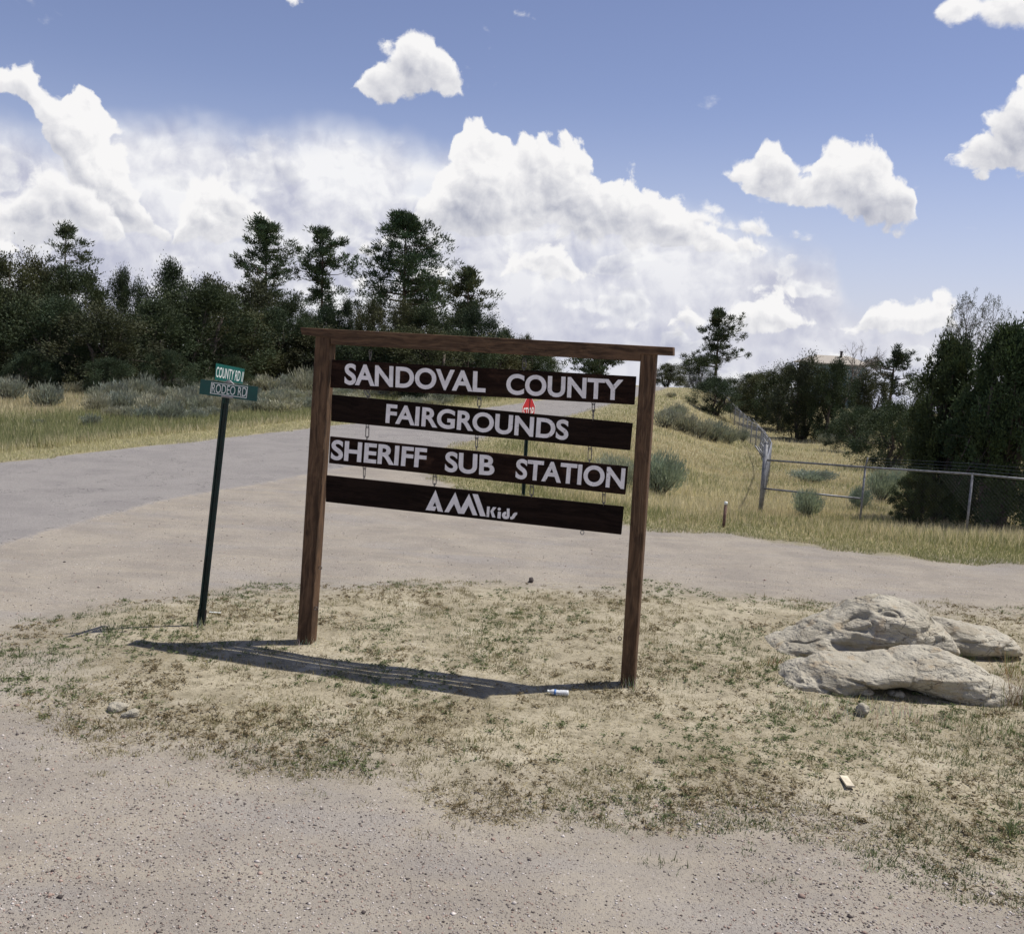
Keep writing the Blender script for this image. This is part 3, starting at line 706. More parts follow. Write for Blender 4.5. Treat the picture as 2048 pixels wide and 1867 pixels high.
def stop_sign():
    B = on_ground(1030, 977); e = empty('stop_sign', B); tag(e, 'red octagonal stop sign on a black post, seen through the gaps between the planks', 'stop sign')
    pl = (B, Vector((0, -1, 0))); T = at_plane(1057.5, 796, *pl); ax = (T-B).normalized()
    u_channel(B-ax*0.3, T, 0.042, 0.03, (0.5, -0.85, 0), MAT['greenpost'], e)
    ang = math.radians(64); n = Vector((math.sin(ang), -math.cos(ang), 0)); s_ = Vector((math.cos(ang), math.sin(ang), 0)); up = Vector((0, 0, 1))
    R = 0.30; c = T+n*0.012-up*(R*0.93)
    def octo(r, off): return [c+s_*(r/math.cos(math.pi/8)*math.cos(math.pi/8+k*math.pi/4))+up*(r/math.cos(math.pi/8)*math.sin(math.pi/8+k*math.pi/4))+n*off for k in range(8)]
    f = octo(R, 0); b = octo(R, -0.003)
    pt = part('plate', f+b, [tuple(range(8)), tuple(reversed(range(8, 16)))]+[(i, (i+1) % 8, (i+1) % 8+8, i+8) for i in range(8)], MAT['red'], e)
    o = octo(R*0.985, 0.0012); i_ = octo(R*0.925, 0.0012)
    part('border', o+i_, [(k, (k+1) % 8, (k+1) % 8+8, k+8) for k in range(8)], MAT['signwhite'], pt)
    v, fc = text_mesh('STOP', 0.01)
    w = [c+s_*((x-0.5)*R*1.55)+up*((y-0.5)*R*0.68)+n*0.0014 for x, y in v]
    part('lettering', w, fc, MAT['signwhite'], pt)
stop_sign()
# ------------------------------------------------------------------ plants
def unit(n):
    v = rng.normal(size=(n, 3)); return v/np.linalg.norm(v, axis=1)[:, None]
def leaf_tris(c, d, length, width, col):
    """one pointed leaf face at each c, along d"""
    n = len(c); d = d/np.maximum(np.linalg.norm(d, axis=1), 1e-9)[:, None]
    s_ = np.cross(d, unit(n)); s_ /= np.maximum(np.linalg.norm(s_, axis=1), 1e-9)[:, None]
    length = np.broadcast_to(length, (n,))[:, None]; width = np.broadcast_to(width, (n,))[:, None]
    V = np.stack([c-d*length*0.5-s_*width*0.5, c-d*length*0.5+s_*width*0.5, c+d*length*0.5], 1)
    return V.reshape(-1, 3), np.repeat(col, 3, 0)
def tri_mesh(name, V, C):
    return mesh_np(name, V, np.arange(len(V)).reshape(-1, 3), False, C)
def jitter(col, n, a=0.25, warm=0.12):
    k = 1+(rng.random((n, 1))-0.5)*2*a; w = (rng.random((n, 1))-0.5)*2*warm
    return np.clip(np.asarray(col)[None, :]*k*np.concatenate([1+w, np.ones((n, 1)), 1-w], 1), 0.003, 1)
def wood_mesh(name, mb): 
    me = bpy.data.meshes.new(name); me.from_pydata(mb.v, [], mb.f)
    for p in me.polygons: p.use_smooth = True
    return me
def wiggle(a, b, n, amp):
    a = np.array(a); b = np.array(b); t = np.linspace(0, 1, n)[:, None]; q = a+(b-a)*t
    q[1:-1] += (rng.random((n-2, 3))-0.5)*amp; return [tuple(v) for v in q]
def juniper_mesh(ht, rad, clumps, per, size, cr, col, low=0.06, point=0.6, stems=3):
    """a dense many-stemmed juniper: tufts through the whole crown, gaps between the outer ones"""
    mb = MB(); tops = []
    for k in range(stems):
        a = 2*math.pi*(k+rng.random())/stems; r0 = rad*0.10; r1 = rad*(0.25+0.3*rng.random())
        top = (math.cos(a)*r1, math.sin(a)*r1, ht*(0.55+0.3*rng.random())); tops.append(top)
        mb.tube(wiggle((math.cos(a)*r0, math.sin(a)*r0, -0.25), top, 6, rad*0.16), list(np.linspace(0.045*ht**0.8, 0.012*ht**0.8, 6)), 6)
    lump = rng.random(12)*2*math.pi
    C = []
    for k in range(clumps):
        t = low+(1-low)*rng.random()**0.85; a = rng.random()*2*math.pi
        env = rad*(min(1.0, (t+0.12)/0.34)**0.5)*(max(0.0, 1-t**2.4)**point+0.06)
        env *= 1+0.22*math.sin(2*a+lump[0]+3*t)+0.16*math.sin(5*a+lump[1]-6*t)
        r = env*(0.30+0.70*math.sqrt(rng.random())) if rng.random() < 0.82 else env*rng.random()*0.5
        z = t*ht*(1+0.05*math.sin(3*a+lump[2]))
        C.append((r*math.cos(a), r*math.sin(a), z))
        if k % 5 == 0:
            j = rng.integers(stems); s_ = np.array(tops[j])*(0.3+0.5*rng.random()); mb.tube([tuple(s_), tuple((s_+np.array(C[-1]))/2+np.array((0, 0, 0.05*ht*rng.random()))), C[-1]], [0.016*ht**0.6, 0.010*ht**0.6, 0.004], 4)
    C = np.array(C); out = np.stack([C[:, 0], C[:, 1], np.full(len(C), 0.35*rad)+C[:, 2]*0.02], 1); out /= np.linalg.norm(out, axis=1)[:, None]
    n = clumps*per; idx = np.repeat(np.arange(clumps), per)
    rr = cr*(0.6+0.8*rng.random(clumps))
    g = rng.normal(size=(n, 3))*np.array([0.42, 0.42, 0.5]); pos = C[idx]+g*rr[idx][:, None]+out[idx]*rr[idx][:, None]*0.25
    pos[:, 2] = np.maximum(pos[:, 2], 0.02)
    d = g*0.9+out[idx]*0.7+np.array([0, 0, 0.3])+unit(n)*0.9
    cc = jitter(col, clumps, 0.26, 0.09)[idx]*(1+(rng.random((n, 1))-0.5)*0.25)
    V, K = leaf_tris(pos, d, size*(0.7+0.7*rng.random(n)), size*(0.42+0.3*rng.random(n)), cc)
    return wood_mesh('trunk', mb), tri_mesh('crown', V, K)
def pine_mesh(ht, prof, clumps, per, size, cr, col, bare=0.25, droop=0.0, trunk=0.16, lean=0.0, gaps=0.0):
    """a ponderosa: one trunk, whorled limbs, needle tufts at the limb ends; prof = crown half width by height"""
    mb = MB(); hs = [p[0] for p in prof]; ws = [p[1] for p in prof]
    tp = [(lean*t*t*ht+0.05*math.sin(5*t), 0.05*math.cos(4*t), t*ht*0.985-0.3*(t == 0)) for t in np.linspace(0, 1, 9)]
    mb.tube(tp, list(np.linspace(trunk, 0.02, 9)), 8)
    C = []; out = []
    k = 0
    while k < clumps:
        t = bare+(1-bare)*rng.random()**0.9; a = rng.random()*2*math.pi
        w = np.interp(t, hs, ws)*(0.75+0.55*rng.random())*(1+0.2*math.sin(3*a+9*t))
        if gaps and math.sin(17*t+2*a+1.3) < -1+2*gaps: w *= 0.3
        bx = np.interp(t*ht, [p[2] for p in tp], [p[0] for p in tp])
        st = np.array((bx, 0, t*ht)); end = st+np.array((math.cos(a)*w, math.sin(a)*w, w*(0.16-droop)+0.1))
        mid = (st+end)/2+np.array((0, 0, -0.06*w))
        mb.tube([tuple(st), tuple(mid), tuple(end)], [0.012+0.016*w, 0.010+0.008*w, 0.006], 4)
        m = int(rng.integers(3, 6))
        for j in range(m):
            f = 1.0-0.62*rng.random()*(j > 0)
            q = st+(end-st)*f+np.array((rng.normal()*0.12*w, rng.normal()*0.12*w, rng.normal()*(0.09+0.05*w))); C.append(q); out.append(end-st); k += 1
    for j in range(int(clumps*0.05)+3):
        C.append(np.array((tp[-1][0], 0, ht*0.97))+rng.normal(size=3)*np.array((0.25, 0.25, 0.22))); out.append(np.array((0, 0, 1.0)))
    C = np.array(C); out = np.array(out); out /= np.linalg.norm(out, axis=1)[:, None]; nc = len(C)
    n = nc*per; idx = np.repeat(np.arange(nc), per); rr = cr*(0.65+0.7*rng.random(nc))
    g = unit(n)*(rng.random((n, 1))**0.5)*np.array([1, 1, 0.66]); pos = C[idx]+g*rr[idx][:, None]
    d = g+np.array([0, 0, 0.5])+out[idx]*0.3+unit(n)*0.4
    cc = jitter(col, nc, 0.25, 0.12)[idx]*(1+(rng.random((n, 1))-0.5)*0.5)
    V, K = leaf_tris(pos, d, size*(0.8+0.6*rng.random(n)), size*0.34, cc)
    return wood_mesh('trunk', mb), tri_mesh('crown', V, K)
def branching(mb, tips, p, d, ln, r, depth, spread, up=0.15):
    q = p+d*ln; mid = (p+q)/2+rng.normal(size=3)*ln*0.09
    mb.tube([tuple(p), tuple(mid), tuple(q)], [r, r*0.82, r*0.62], 5 if depth > 2 else 3)
    if depth == 0: tips.append((q, d)); return
    for _ in range(int(rng.integers(2, 4))):
        nd = d+rng.normal(size=3)*spread+np.array((0, 0, up)); nd /= np.linalg.norm(nd)
        branching(mb, tips, q, nd, ln*(0.62+0.25*rng.random()), r*0.62, depth-1, spread, up)
    if depth > 1:
        nd = d+rng.normal(size=3)*spread*1.4; nd /= np.linalg.norm(nd); branching(mb, tips, mid, nd, ln*0.6, r*0.4, depth-2, spread, up)
def bare_mesh(ht, depth, spread, per=0, size=0.1, cr=0.2, col=(0.05, 0.07, 0.03), trunk=0.12, tfrac=0.4, lean=(0, 0)):
    mb = MB(); tips = []
    top = np.array((lean[0], lean[1], ht*tfrac)); mb.tube(wiggle((0, 0, -0.2), top, 6, 0.2), list(np.linspace(trunk, trunk*0.7, 6)), 7)
    for k in range(3):
        d = np.array((rng.normal()*0.6, rng.normal()*0.6, 1.0)); d /= np.linalg.norm(d)
        branching(mb, tips, top*(1-0.12*k), d, ht*(1-tfrac)*0.36, trunk*0.55, depth, spread)
    if not per: return wood_mesh('trunk', mb), None
    C = np.array([t_[0] for t_ in tips]); nc = len(C); n = nc*per; idx = np.repeat(np.arange(nc), per)
    g = unit(n)*(rng.random((n, 1))**0.5); pos = C[idx]+g*cr
    V, K = leaf_tris(pos, g+np.array([0, 0, 0.4]), size*(0.8+0.5*rng.random(n)), size*0.4, jitter(col, n, 0.4, 0.15))
    return wood_mesh('trunk', mb), tri_mesh('crown', V, K)
def sage_mesh(rad, ht, n, size, col):
    """sagebrush: woody stems fanning out, grey leafy wands"""
    mb = MB(); k = 26; ends = []
    for j in range(k):
        a = rng.random()*2*math.pi; r = rad*math.sqrt(rng.random())*0.85; z = ht*(0.55+0.35*rng.random())*(1-0.45*(r/rad)**2)
        ends.append((r*math.cos(a), r*math.sin(a), z)); mb.tube([(0.1*r*math.cos(a), 0.1*r*math.sin(a), -0.06), (0.55*r*math.cos(a), 0.55*r*math.sin(a), z*0.45), ends[-1]], [0.018, 0.012, 0.005], 4)
    E = np.array(ends); idx = rng.integers(0, k, n); f = 0.35+0.75*rng.random(n)**0.6
    pos = E[idx]*f[:, None]+rng.normal(size=(n, 3))*np.array([0.17, 0.17, 0.11])*rad*1.1
    pos[:, 2] = np.abs(pos[:, 2])+0.02
    d = E[idx]*np.array([0.8, 0.8, 1.0])+np.array([0, 0, 0.35*ht])+unit(n)*0.22*ht
    cc = jitter(col, k, 0.16, 0.06)[idx]*(1+(rng.random((n, 1))-0.5)*0.35)
    V, K = leaf_tris(pos, d, size*(0.7+0.8*rng.random(n)), size*0.26, cc)
    return wood_mesh('stems', mb), tri_mesh('foliage', V, K)

def plant(name, meshes, loc, rz, sc, label, cat, group, mats, parts=('trunk', 'crown')):
    e = empty(name, loc, rz); e.scale = sc if hasattr(sc, '__len__') else (sc, sc, sc); tag(e, label, cat, group)
    for nm, me, mt in zip(parts, meshes, mats):
        if me is not None: link(nm, me, mt, e)
    return e
JCOL = (0.056, 0.072, 0.034); PCOL = (0.066, 0.094, 0.046)
TREEM = (MAT['bark'], MAT['leaf']); PINEM = (MAT['pinebark'], MAT['leaf'])
JUN = [juniper_mesh(1.0*5, 2.0, 130, 190, 0.105, 0.52, JCOL, 0.05, 0.42), juniper_mesh(5.0, 1.8, 125, 190, 0.105, 0.48, (0.064, 0.074, 0.037), 0.05, 0.48),
       juniper_mesh(5.0, 2.3, 150, 180, 0.105, 0.50, (0.048, 0.068, 0.036), 0.04, 0.45), juniper_mesh(5.0, 1.7, 120, 190, 0.105, 0.46, (0.066, 0.072, 0.038), 0.06, 0.55),
       juniper_mesh(5.0, 2.1, 130, 190, 0.105, 0.52, (0.046, 0.064, 0.032), 0.05, 0.5, 4)]
def top_height(px, py, depth):
    v = at_depth(px*S, py*S, depth); return v.x, v.z
def put_juniper(px, top, depth, half, label, group=None, var=None, cat='juniper'):
    x, zt = top_height(px, top, depth); z0 = h1(x, depth); ht = zt-z0
    k = int(rng.integers(len(JUN))) if var is None else var
    r = half/2000*depth*1.12; base = (2.0, 1.8, 2.3, 1.7, 2.1)[k]
    return plant('juniper_tree', JUN[k], (x, depth, z0), rng.random()*6.28, (r/base, r/base, ht/5.0*0.90), label, cat, group, TREEM)
ORD = 'first second third fourth fifth sixth seventh eighth ninth tenth eleventh twelfth thirteenth fourteenth fifteenth sixteenth'.split()
ORD += ['%dth' % k if k % 10 not in (1, 2, 3) else '%d%s' % (k, ('st', 'nd', 'rd')[k % 10-1]) for k in range(17, 60)]
W_FRONT = [(-50, 540, 41, 70), (20, 560, 42, 75), (110, 585, 41, 80), (205, 600, 40, 72), (300, 590, 44, 72), (395, 560, 47, 78), (470, 600, 50, 62), (545, 608, 52, 62), (622, 640, 52, 58), (700, 652, 50, 58),
           (772, 650, 50, 58), (842, 640, 49, 62), (905, 650, 52, 58), (972, 662, 55, 56), (1032, 672, 58, 46), (1066, 690, 60, 36)]
W_BACK = [(-10, 492, 50, 78), (68, 500, 52, 62), (150, 522, 52, 72), (245, 530, 54, 38), (345, 514, 54, 58), (420, 540, 56, 58), (500, 546, 58, 55), (572, 582, 60, 48), (640, 602, 62, 48), (690, 590, 62, 42),
          (735, 584, 60, 30), (795, 588, 58, 48), (852, 600, 58, 58), (935, 604, 58, 50), (990, 648, 62, 42), (1036, 656, 66, 24)]
for i, (x, y, d, h) in enumerate(W_FRONT):
    put_juniper(x, y, d, h*1.2, 'dark juniper in the front row of the left woodland, %s from the left' % ORD[i], 'front row of the left woodland', i % 5)
for i, (x, y, d, h) in enumerate(W_BACK):
    put_juniper(x, y, d, h, 'dark juniper on the skyline of the left woodland, %s from the left' % ORD[i], 'back row of the left woodland', (i*2+1) % 5)
for i, (x, y, d, h) in enumerate(((60, 690, 38.5, 42), (160, 668, 40, 40), (215, 705, 37.5, 48), (330, 690, 40.5, 44), (455, 700, 46, 36), (850, 735, 46.5, 44))):
    put_juniper(x, y, d, h, 'low bushy juniper standing out before the left woodland, %s from the left' % ORD[i], 'low junipers before the left woodland', 2)
def put_pine(px, top, depth, prof, clumps, per, label, bare=0.3, col=PCOL, cr=0.42, size=0.22, half=None, **kw):
    x, zt = top_height(px, top, depth); z0 = h1(x, depth); ht = zt-z0
    k = depth/2000
    prof = [(t, w*k*1.12) for t, w in prof]
    me = pine_mesh(ht, prof, clumps, per, size, cr, col, bare, **kw)
    return plant('pine_tree', me, (x, depth, z0), 0.0, 1.0, label, 'pine', 'tall pines above the woodland', PINEM)
put_pine(130, 444, 84, [(0.3, 10), (0.45, 44), (0.62, 40), (0.72, 36), (0.85, 30), (1.0, 8)], 130, 30, 'thin-crowned pale pine standing alone above the far left woodland', 0.46, (0.075, 0.092, 0.05), 0.5, 0.24, gaps=0.35)
put_pine(527, 440, 78, [(0.3, 60), (0.45, 62), (0.55, 42), (0.66, 46), (0.8, 36), (0.9, 36), (1.0, 14)], 230, 50, 'tall pine with tufted dark crown, leftmost of the three tall pines', 0.36, cr=0.5, gaps=0.2)
put_pine(638, 453, 76, [(0.3, 66), (0.45, 60), (0.55, 44), (0.68, 56), (0.82, 44), (0.92, 34), (1.0, 12)], 190, 48, 'tall open pine with wide flat limbs, middle one of three', 0.36, cr=0.5, gaps=0.4)
put_pine(802, 424, 74, [(0.2, 74), (0.38, 82), (0.5, 66), (0.62, 62), (0.75, 52), (0.88, 36), (1.0, 10)], 460, 52, 'tallest pine with a full cone-shaped crown behind the sign beam', 0.26, (0.050, 0.080, 0.042), 0.55, trunk=0.22)
put_pine(925, 536, 70, [(0.4, 44), (0.6, 46), (0.7, 48), (0.82, 36), (0.92, 28), (1.0, 12)], 190, 36, 'small flat-topped pine right of the tallest pine', 0.5, (0.062, 0.078, 0.042), 0.45, gaps=0.3)
put_pine(1418, 614, 95, [(0.3, 58), (0.42, 52), (0.55, 38), (0.66, 50), (0.8, 34), (0.92, 26), (1.0, 8)], 180, 46, 'open-limbed pine behind the far corner of the fence', 0.3, (0.050, 0.066, 0.036), 0.45, gaps=0.3)
put_pine(1185, 706, 92, [(0.3, 42), (0.6, 44), (0.85, 38), (1.0, 18)], 80, 46, 'round-headed tree beyond the rise, seen under the beam', 0.3, (0.045, 0.062, 0.036), 0.6, 0.26)
# right-hand woodland
for (x, y, d, h, lab, v) in (
    (1318, 714, 88, 30, 'small pale green tree on the rise right of the sign post', 1), (1122, 737, 84, 16, 'tiny dark tree on the rise under the top plank', 0),
    (1378, 700, 92, 36, 'dark juniper at the foot of the open-limbed pine', 0), (1412, 742, 66, 44, 'round dark juniper leaning over the fence line', 2),
    (1470, 735, 76, 46, 'dark juniper behind the fence, next to the round one', 4), (1505, 728, 72, 42, 'dark juniper filling the gap behind the fence', 1),
    (1548, 716, 66, 44, 'juniper beside the tall pair in the middle of the fenced field', 0), (1592, 698, 59, 48, 'tall bushy juniper, left one of the pair in front of the house', 3),
    (1645, 707, 58, 46, 'tall bushy juniper, right one of the pair in front of the house', 4), (1712, 726, 60, 40, 'pointed juniper right of the dead tree', 3),
    (1768, 792, 40, 66, 'broad green juniper in the fenced field, left of the largest tree', 2), (1695, 800, 50, 48, 'low dark juniper under the pair in front of the house', 2),
    (1838, 752, 42, 48, 'dark juniper behind the left side of the largest tree', 0)):
    put_juniper(x, y, d, h, lab, 'junipers inside the fence', v)
x, zt = top_height(1762, 689, 70); z0 = h1(x, 70)
plant('pinyon_tree', pine_mesh(zt-z0, [(0.35, 2.0), (0.6, 2.1), (0.8, 1.6), (1, 0.8)], 130, 44, 0.17, 0.34, (0.042, 0.058, 0.034), 0.34, gaps=0.25), (x, 70, z0), 1.0, 1.0,
      'gnarled pinyon with gaps in its crown against the sky', 'pinyon', None, PINEM)
x, zt = top_height(1672, 682, 64); z0 = h1(x, 64)
plant('dead_tree', bare_mesh(zt-z0, 5, 0.42, trunk=0.11, tfrac=0.5), (x, 64, z0), 0.4, 1.0, 'leafless grey dead tree beside the house roof', 'dead tree', None, (MAT['deadwood'], None))
x, zt = top_height(1920, 574, 25); z0 = h1(x, 25)
plant('pinyon_tree', bare_mesh(zt-z0, 5, 0.62, 11, 0.055, 0.11, (0.075, 0.09, 0.05), 0.10, 0.5), (x, 25, z0), 2.2, (0.5, 0.5, 1.0), 'thin twisted tree top rising above the largest juniper', 'pinyon', None, (MAT['deadwood'], MAT['leaf']))
# the large junipers by the right edge, near enough to show their tufts
HERO = [juniper_mesh(3.9, 1.35, 290, 230, 0.070, 0.25, (0.056, 0.084, 0.036), 0.05, 0.55, 6), juniper_mesh(3.9, 1.2, 240, 230, 0.070, 0.24, (0.062, 0.082, 0.036), 0.03, 0.5, 4)]
def hero(px, top, depth, half, k, label, rz):
    x, zt = top_height(px, top, depth); z0 = h1(x, depth); r = half/2000*depth
    plant('juniper_tree', HERO[k], (x, depth, z0), rz, (r/(1.35, 1.2)[k], r/(1.35, 1.2)[k], (zt-z0)/3.9*0.94), label, 'juniper', 'largest junipers by the right edge', TREEM)
hero(2000, 645, 19.8, 100, 0, 'largest dense juniper at the right edge behind the fence', 0.5)
hero(1888, 668, 21.5, 78, 1, 'left-hand stem of the largest juniper group, dark to the ground', 2.0)
hero(2100, 650, 21.0, 110, 0, 'juniper cut off by the right edge of the picture', 3.3)
hero(1812, 925, 19.6, 42, 1, 'low juniper branches reaching the wire left of the third fence post', 1.0)

# sagebrush
SCOL = (0.305, 0.312, 0.255)
SAGE = [sage_mesh(0.55, 0.75, 1500, 0.12, SCOL), sage_mesh(0.6, 0.65, 1500, 0.12, (0.28, 0.30, 0.25)), sage_mesh(0.5, 0.8, 1400, 0.12, (0.33, 0.335, 0.275)), sage_mesh(0.6, 0.7, 1600, 0.11, (0.295, 0.30, 0.25))]
SAGEN = [sage_mesh(0.6, 0.8, 4200, 0.085, (0.275, 0.325, 0.26)), sage_mesh(0.65, 0.72, 4200, 0.085, (0.30, 0.325, 0.265))]
SAGEM = (MAT['bark'], MAT['sage'])
def put_sage(px, base, half, hpx, label, group, near=False, k=None):
    v = on_ground(px, base); d = v.y; lst = SAGEN if near else SAGE; k = int(rng.integers(len(lst))) if k is None else k
    r = half/2000*d; ht = hpx/2000*d; R0_ = (0.6, 0.65)[k] if near else (0.55, 0.6, 0.5, 0.6)[k]; H0_ = (0.8, 0.72)[k] if near else (0.75, 0.65, 0.8, 0.7)[k]
    return plant('sagebrush', lst[k], (v.x, v.y, v.z-0.02), rng.random()*6.28, (r/R0_*0.92, r/R0_*0.92, ht/H0_), label, 'sagebrush', group, SAGEM, ('stems', 'foliage'))
_done = []
def scatter_sage(n, x0, x1, y0, y1, label, group, hmin=20, hmax=34, sep=22):
    c = 0; tries = 0; made = []
    while c < n and tries < 4000:
        tries += 1; x = x0+(x1-x0)*rng.random(); y = (y0(x) if callable(y0) else y0)+((y1(x) if callable(y1) else y1)-(y0(x) if callable(y0) else y0))*rng.random()
        if any((x-a)**2+4*(y-b)**2 < sep*sep for a, b in _done): continue
        _done.append((x, y)); s_ = 0.8+0.5*rng.random(); made.append(put_sage(x, y, (18+12*rng.random())*s_*1.2, 1.2*(hmin+(hmax-hmin)*rng.random())*s_, label, group)); c += 1
    for k, o in enumerate(sorted(made, key=lambda o: proj(o.location)[0])): o['label'] = '%s, %s from the left' % (label, ORD[k])
put_sage(90, 805, 42, 56, 'large grey sagebrush near the left edge, with a bare woody foot', 'sagebrush left of the road', k=2)
put_sage(178, 842, 24, 30, 'small round blue-grey sagebrush alone in golden grass, far left', 'sagebrush left of the road', k=1)
put_sage(330, 832, 34, 50, 'dense blue-grey sagebrush, biggest in the clump left of the street sign', 'sagebrush left of the road', k=1)
put_sage(75, 838, 16, 16, 'tiny sagebrush tuft in pale grass near the left edge', 'sagebrush left of the road', k=3)
put_sage(20, 790, 40, 50, 'grey sagebrush cut by the left edge of the picture', 'sagebrush left of the road', k=0)
scatter_sage(34, 190, 420, lambda x: 772, lambda x: 830, 'grey-green sagebrush in the thicket left of the street sign', 'sagebrush left of the road')
scatter_sage(30, 420, 620, lambda x: 768, lambda x: 815, 'grey-green sagebrush between the street sign and the left sign post', 'sagebrush left of the road')
scatter_sage(16, 640, 900, lambda x: 768, lambda x: 800, 'pale sagebrush seen between the upper planks', 'sagebrush left of the road', 14, 22, 18)
scatter_sage(8, -60, 190, lambda x: 762, lambda x: 800, 'grey sagebrush at the foot of the far left woodland', 'sagebrush left of the road')
put_sage(1296, 974, 58, 86, 'big blue-green sagebrush right behind the right sign post', 'sagebrush by the bank', True, 0)
put_sage(1215, 964, 50, 74, 'big sagebrush seen left of the right sign post, under the planks', 'sagebrush by the bank', True, 1)
put_sage(1590, 1018, 38, 58, 'round sagebrush under the lower rail of the fence', 'sagebrush by the bank', True, 0)
for (x, y, hf, hp, lab) in ((1310, 842, 30, 40, 'first of the row of sagebrush down the bank, by the sign post'), (1345, 850, 30, 44, 'second sagebrush of the row down the bank'),
      (1375, 862, 32, 48, 'third sagebrush of the row down the bank'), (1405, 868, 32, 44, 'fourth sagebrush of the row down the bank'), (1432, 872, 24, 34, 'lowest sagebrush of the row down the bank'),
      (1330, 826, 26, 34, 'sagebrush behind the upper end of the row on the bank'), (1462, 868, 16, 26, 'small pale sagebrush against the fence wire'),
      (1655, 868, 24, 40, 'pale sagebrush at the foot of the juniper pair'), (1625, 876, 18, 26, 'small sagebrush left of the juniper pair foot'),
      (1600, 948, 52, 26, 'wide low grey sagebrush behind the upper fence rail'),
      (1735, 985, 42, 64, 'large bleached sagebrush right of the second fence post'), (1690, 1000, 28, 44, 'bleached sagebrush directly behind the second fence post'), (1770, 960, 30, 44, 'bleached sagebrush before the dark tree'),
      (1268, 800, 12, 14, 'small tuft of sagebrush high on the bank'), (1320, 782, 12, 12, 'small grey tuft near the crest of the bank')):
    put_sage(x, y, hf, hp, lab, 'sagebrush by the bank', y > 930)
# ------------------------------------------------------------------ boulders and stones
def m_rock():
    m, t, b, o = new_mat('pale_sandstone'); tc = t.n('ShaderNodeTexCoord'); p = tc.outputs['Object']
    n1 = t.noise(p, 2.2, 5, 0.6); n2 = t.noise(p, 9.0, 6, 0.65); lay = t.noise(t.v('MULTIPLY', p, (0.8, 0.8, 7.0)), 2.5, 5, 0.6, dist=0.6); n3 = t.noise(p, 45.0, 3, 0.6)
    c = t.mix(t.rng(n1, 0.3, 0.7), (0.34, 0.312, 0.25), (0.485, 0.452, 0.372))
    c = t.mix(t.rng(lay, 0.5, 0.7, 0.0, 0.6), c, (0.27, 0.225, 0.16)); c = t.mix(t.rng(n2, 0.56, 0.75, 0.0, 0.7), c, (0.19, 0.175, 0.155))
    c = t.mix(t.rng(t.noise(p, 4.0, 4, 0.6), 0.58, 0.72, 0.0, 0.55), c, (0.54, 0.50, 0.41))
    pw = t.v('ADD', t.v('MULTIPLY', p, (1.0, 1.0, 2.2)), t.v('SCALE', t.noise(p, 3.0, 4, 0.6, col=True), scale=0.5))
    crk = t.rng(t.vor(pw, 2.6, feature='DISTANCE_TO_EDGE'), 0.0, 0.014, 1.0, 0.0); crk = t.m('MULTIPLY', crk, t.rng(n1, 0.52, 0.62))
    lich = t.m('MULTIPLY', t.rng(t.noise(p, 16.0, 5, 0.7), 0.58, 0.64), t.rng(t.noise(p, 2.6, 3, 0.5), 0.48, 0.6))
    c = t.mix(t.m('MULTIPLY', lich, 0.7), c, (0.13, 0.12, 0.105)); c = t.mix(t.m('MULTIPLY', crk, 0.55), c, (0.13, 0.105, 0.08))
    c = t.mix(t.rng(t.noise(t.v('MULTIPLY', p, (1.2, 1.2, 0.5)), 5.0, 4, 0.6), 0.56, 0.7, 0.0, 0.5), c, (0.36, 0.27, 0.17))
    t.put(b.inputs['Base Color'], c); b.inputs['Roughness'].default_value = 0.92; b.inputs['Specular IOR Level'].default_value = 0.15
    pit = t.rng(t.vor(p, 13.0), 0.0, 0.35)
    bump(t, b, t.m('ADD', t.m('MULTIPLY', n2, 0.8), t.m('ADD', t.m('MULTIPLY', lay, 0.8), t.m('ADD', t.m('MULTIPLY', n3, 0.2), t.m('SUBTRACT', t.m('MULTIPLY', pit, 0.35), t.m('MULTIPLY', crk, 0.5))))), 0.06, 1.0)
    return m
MAT['rock'] = m_rock()
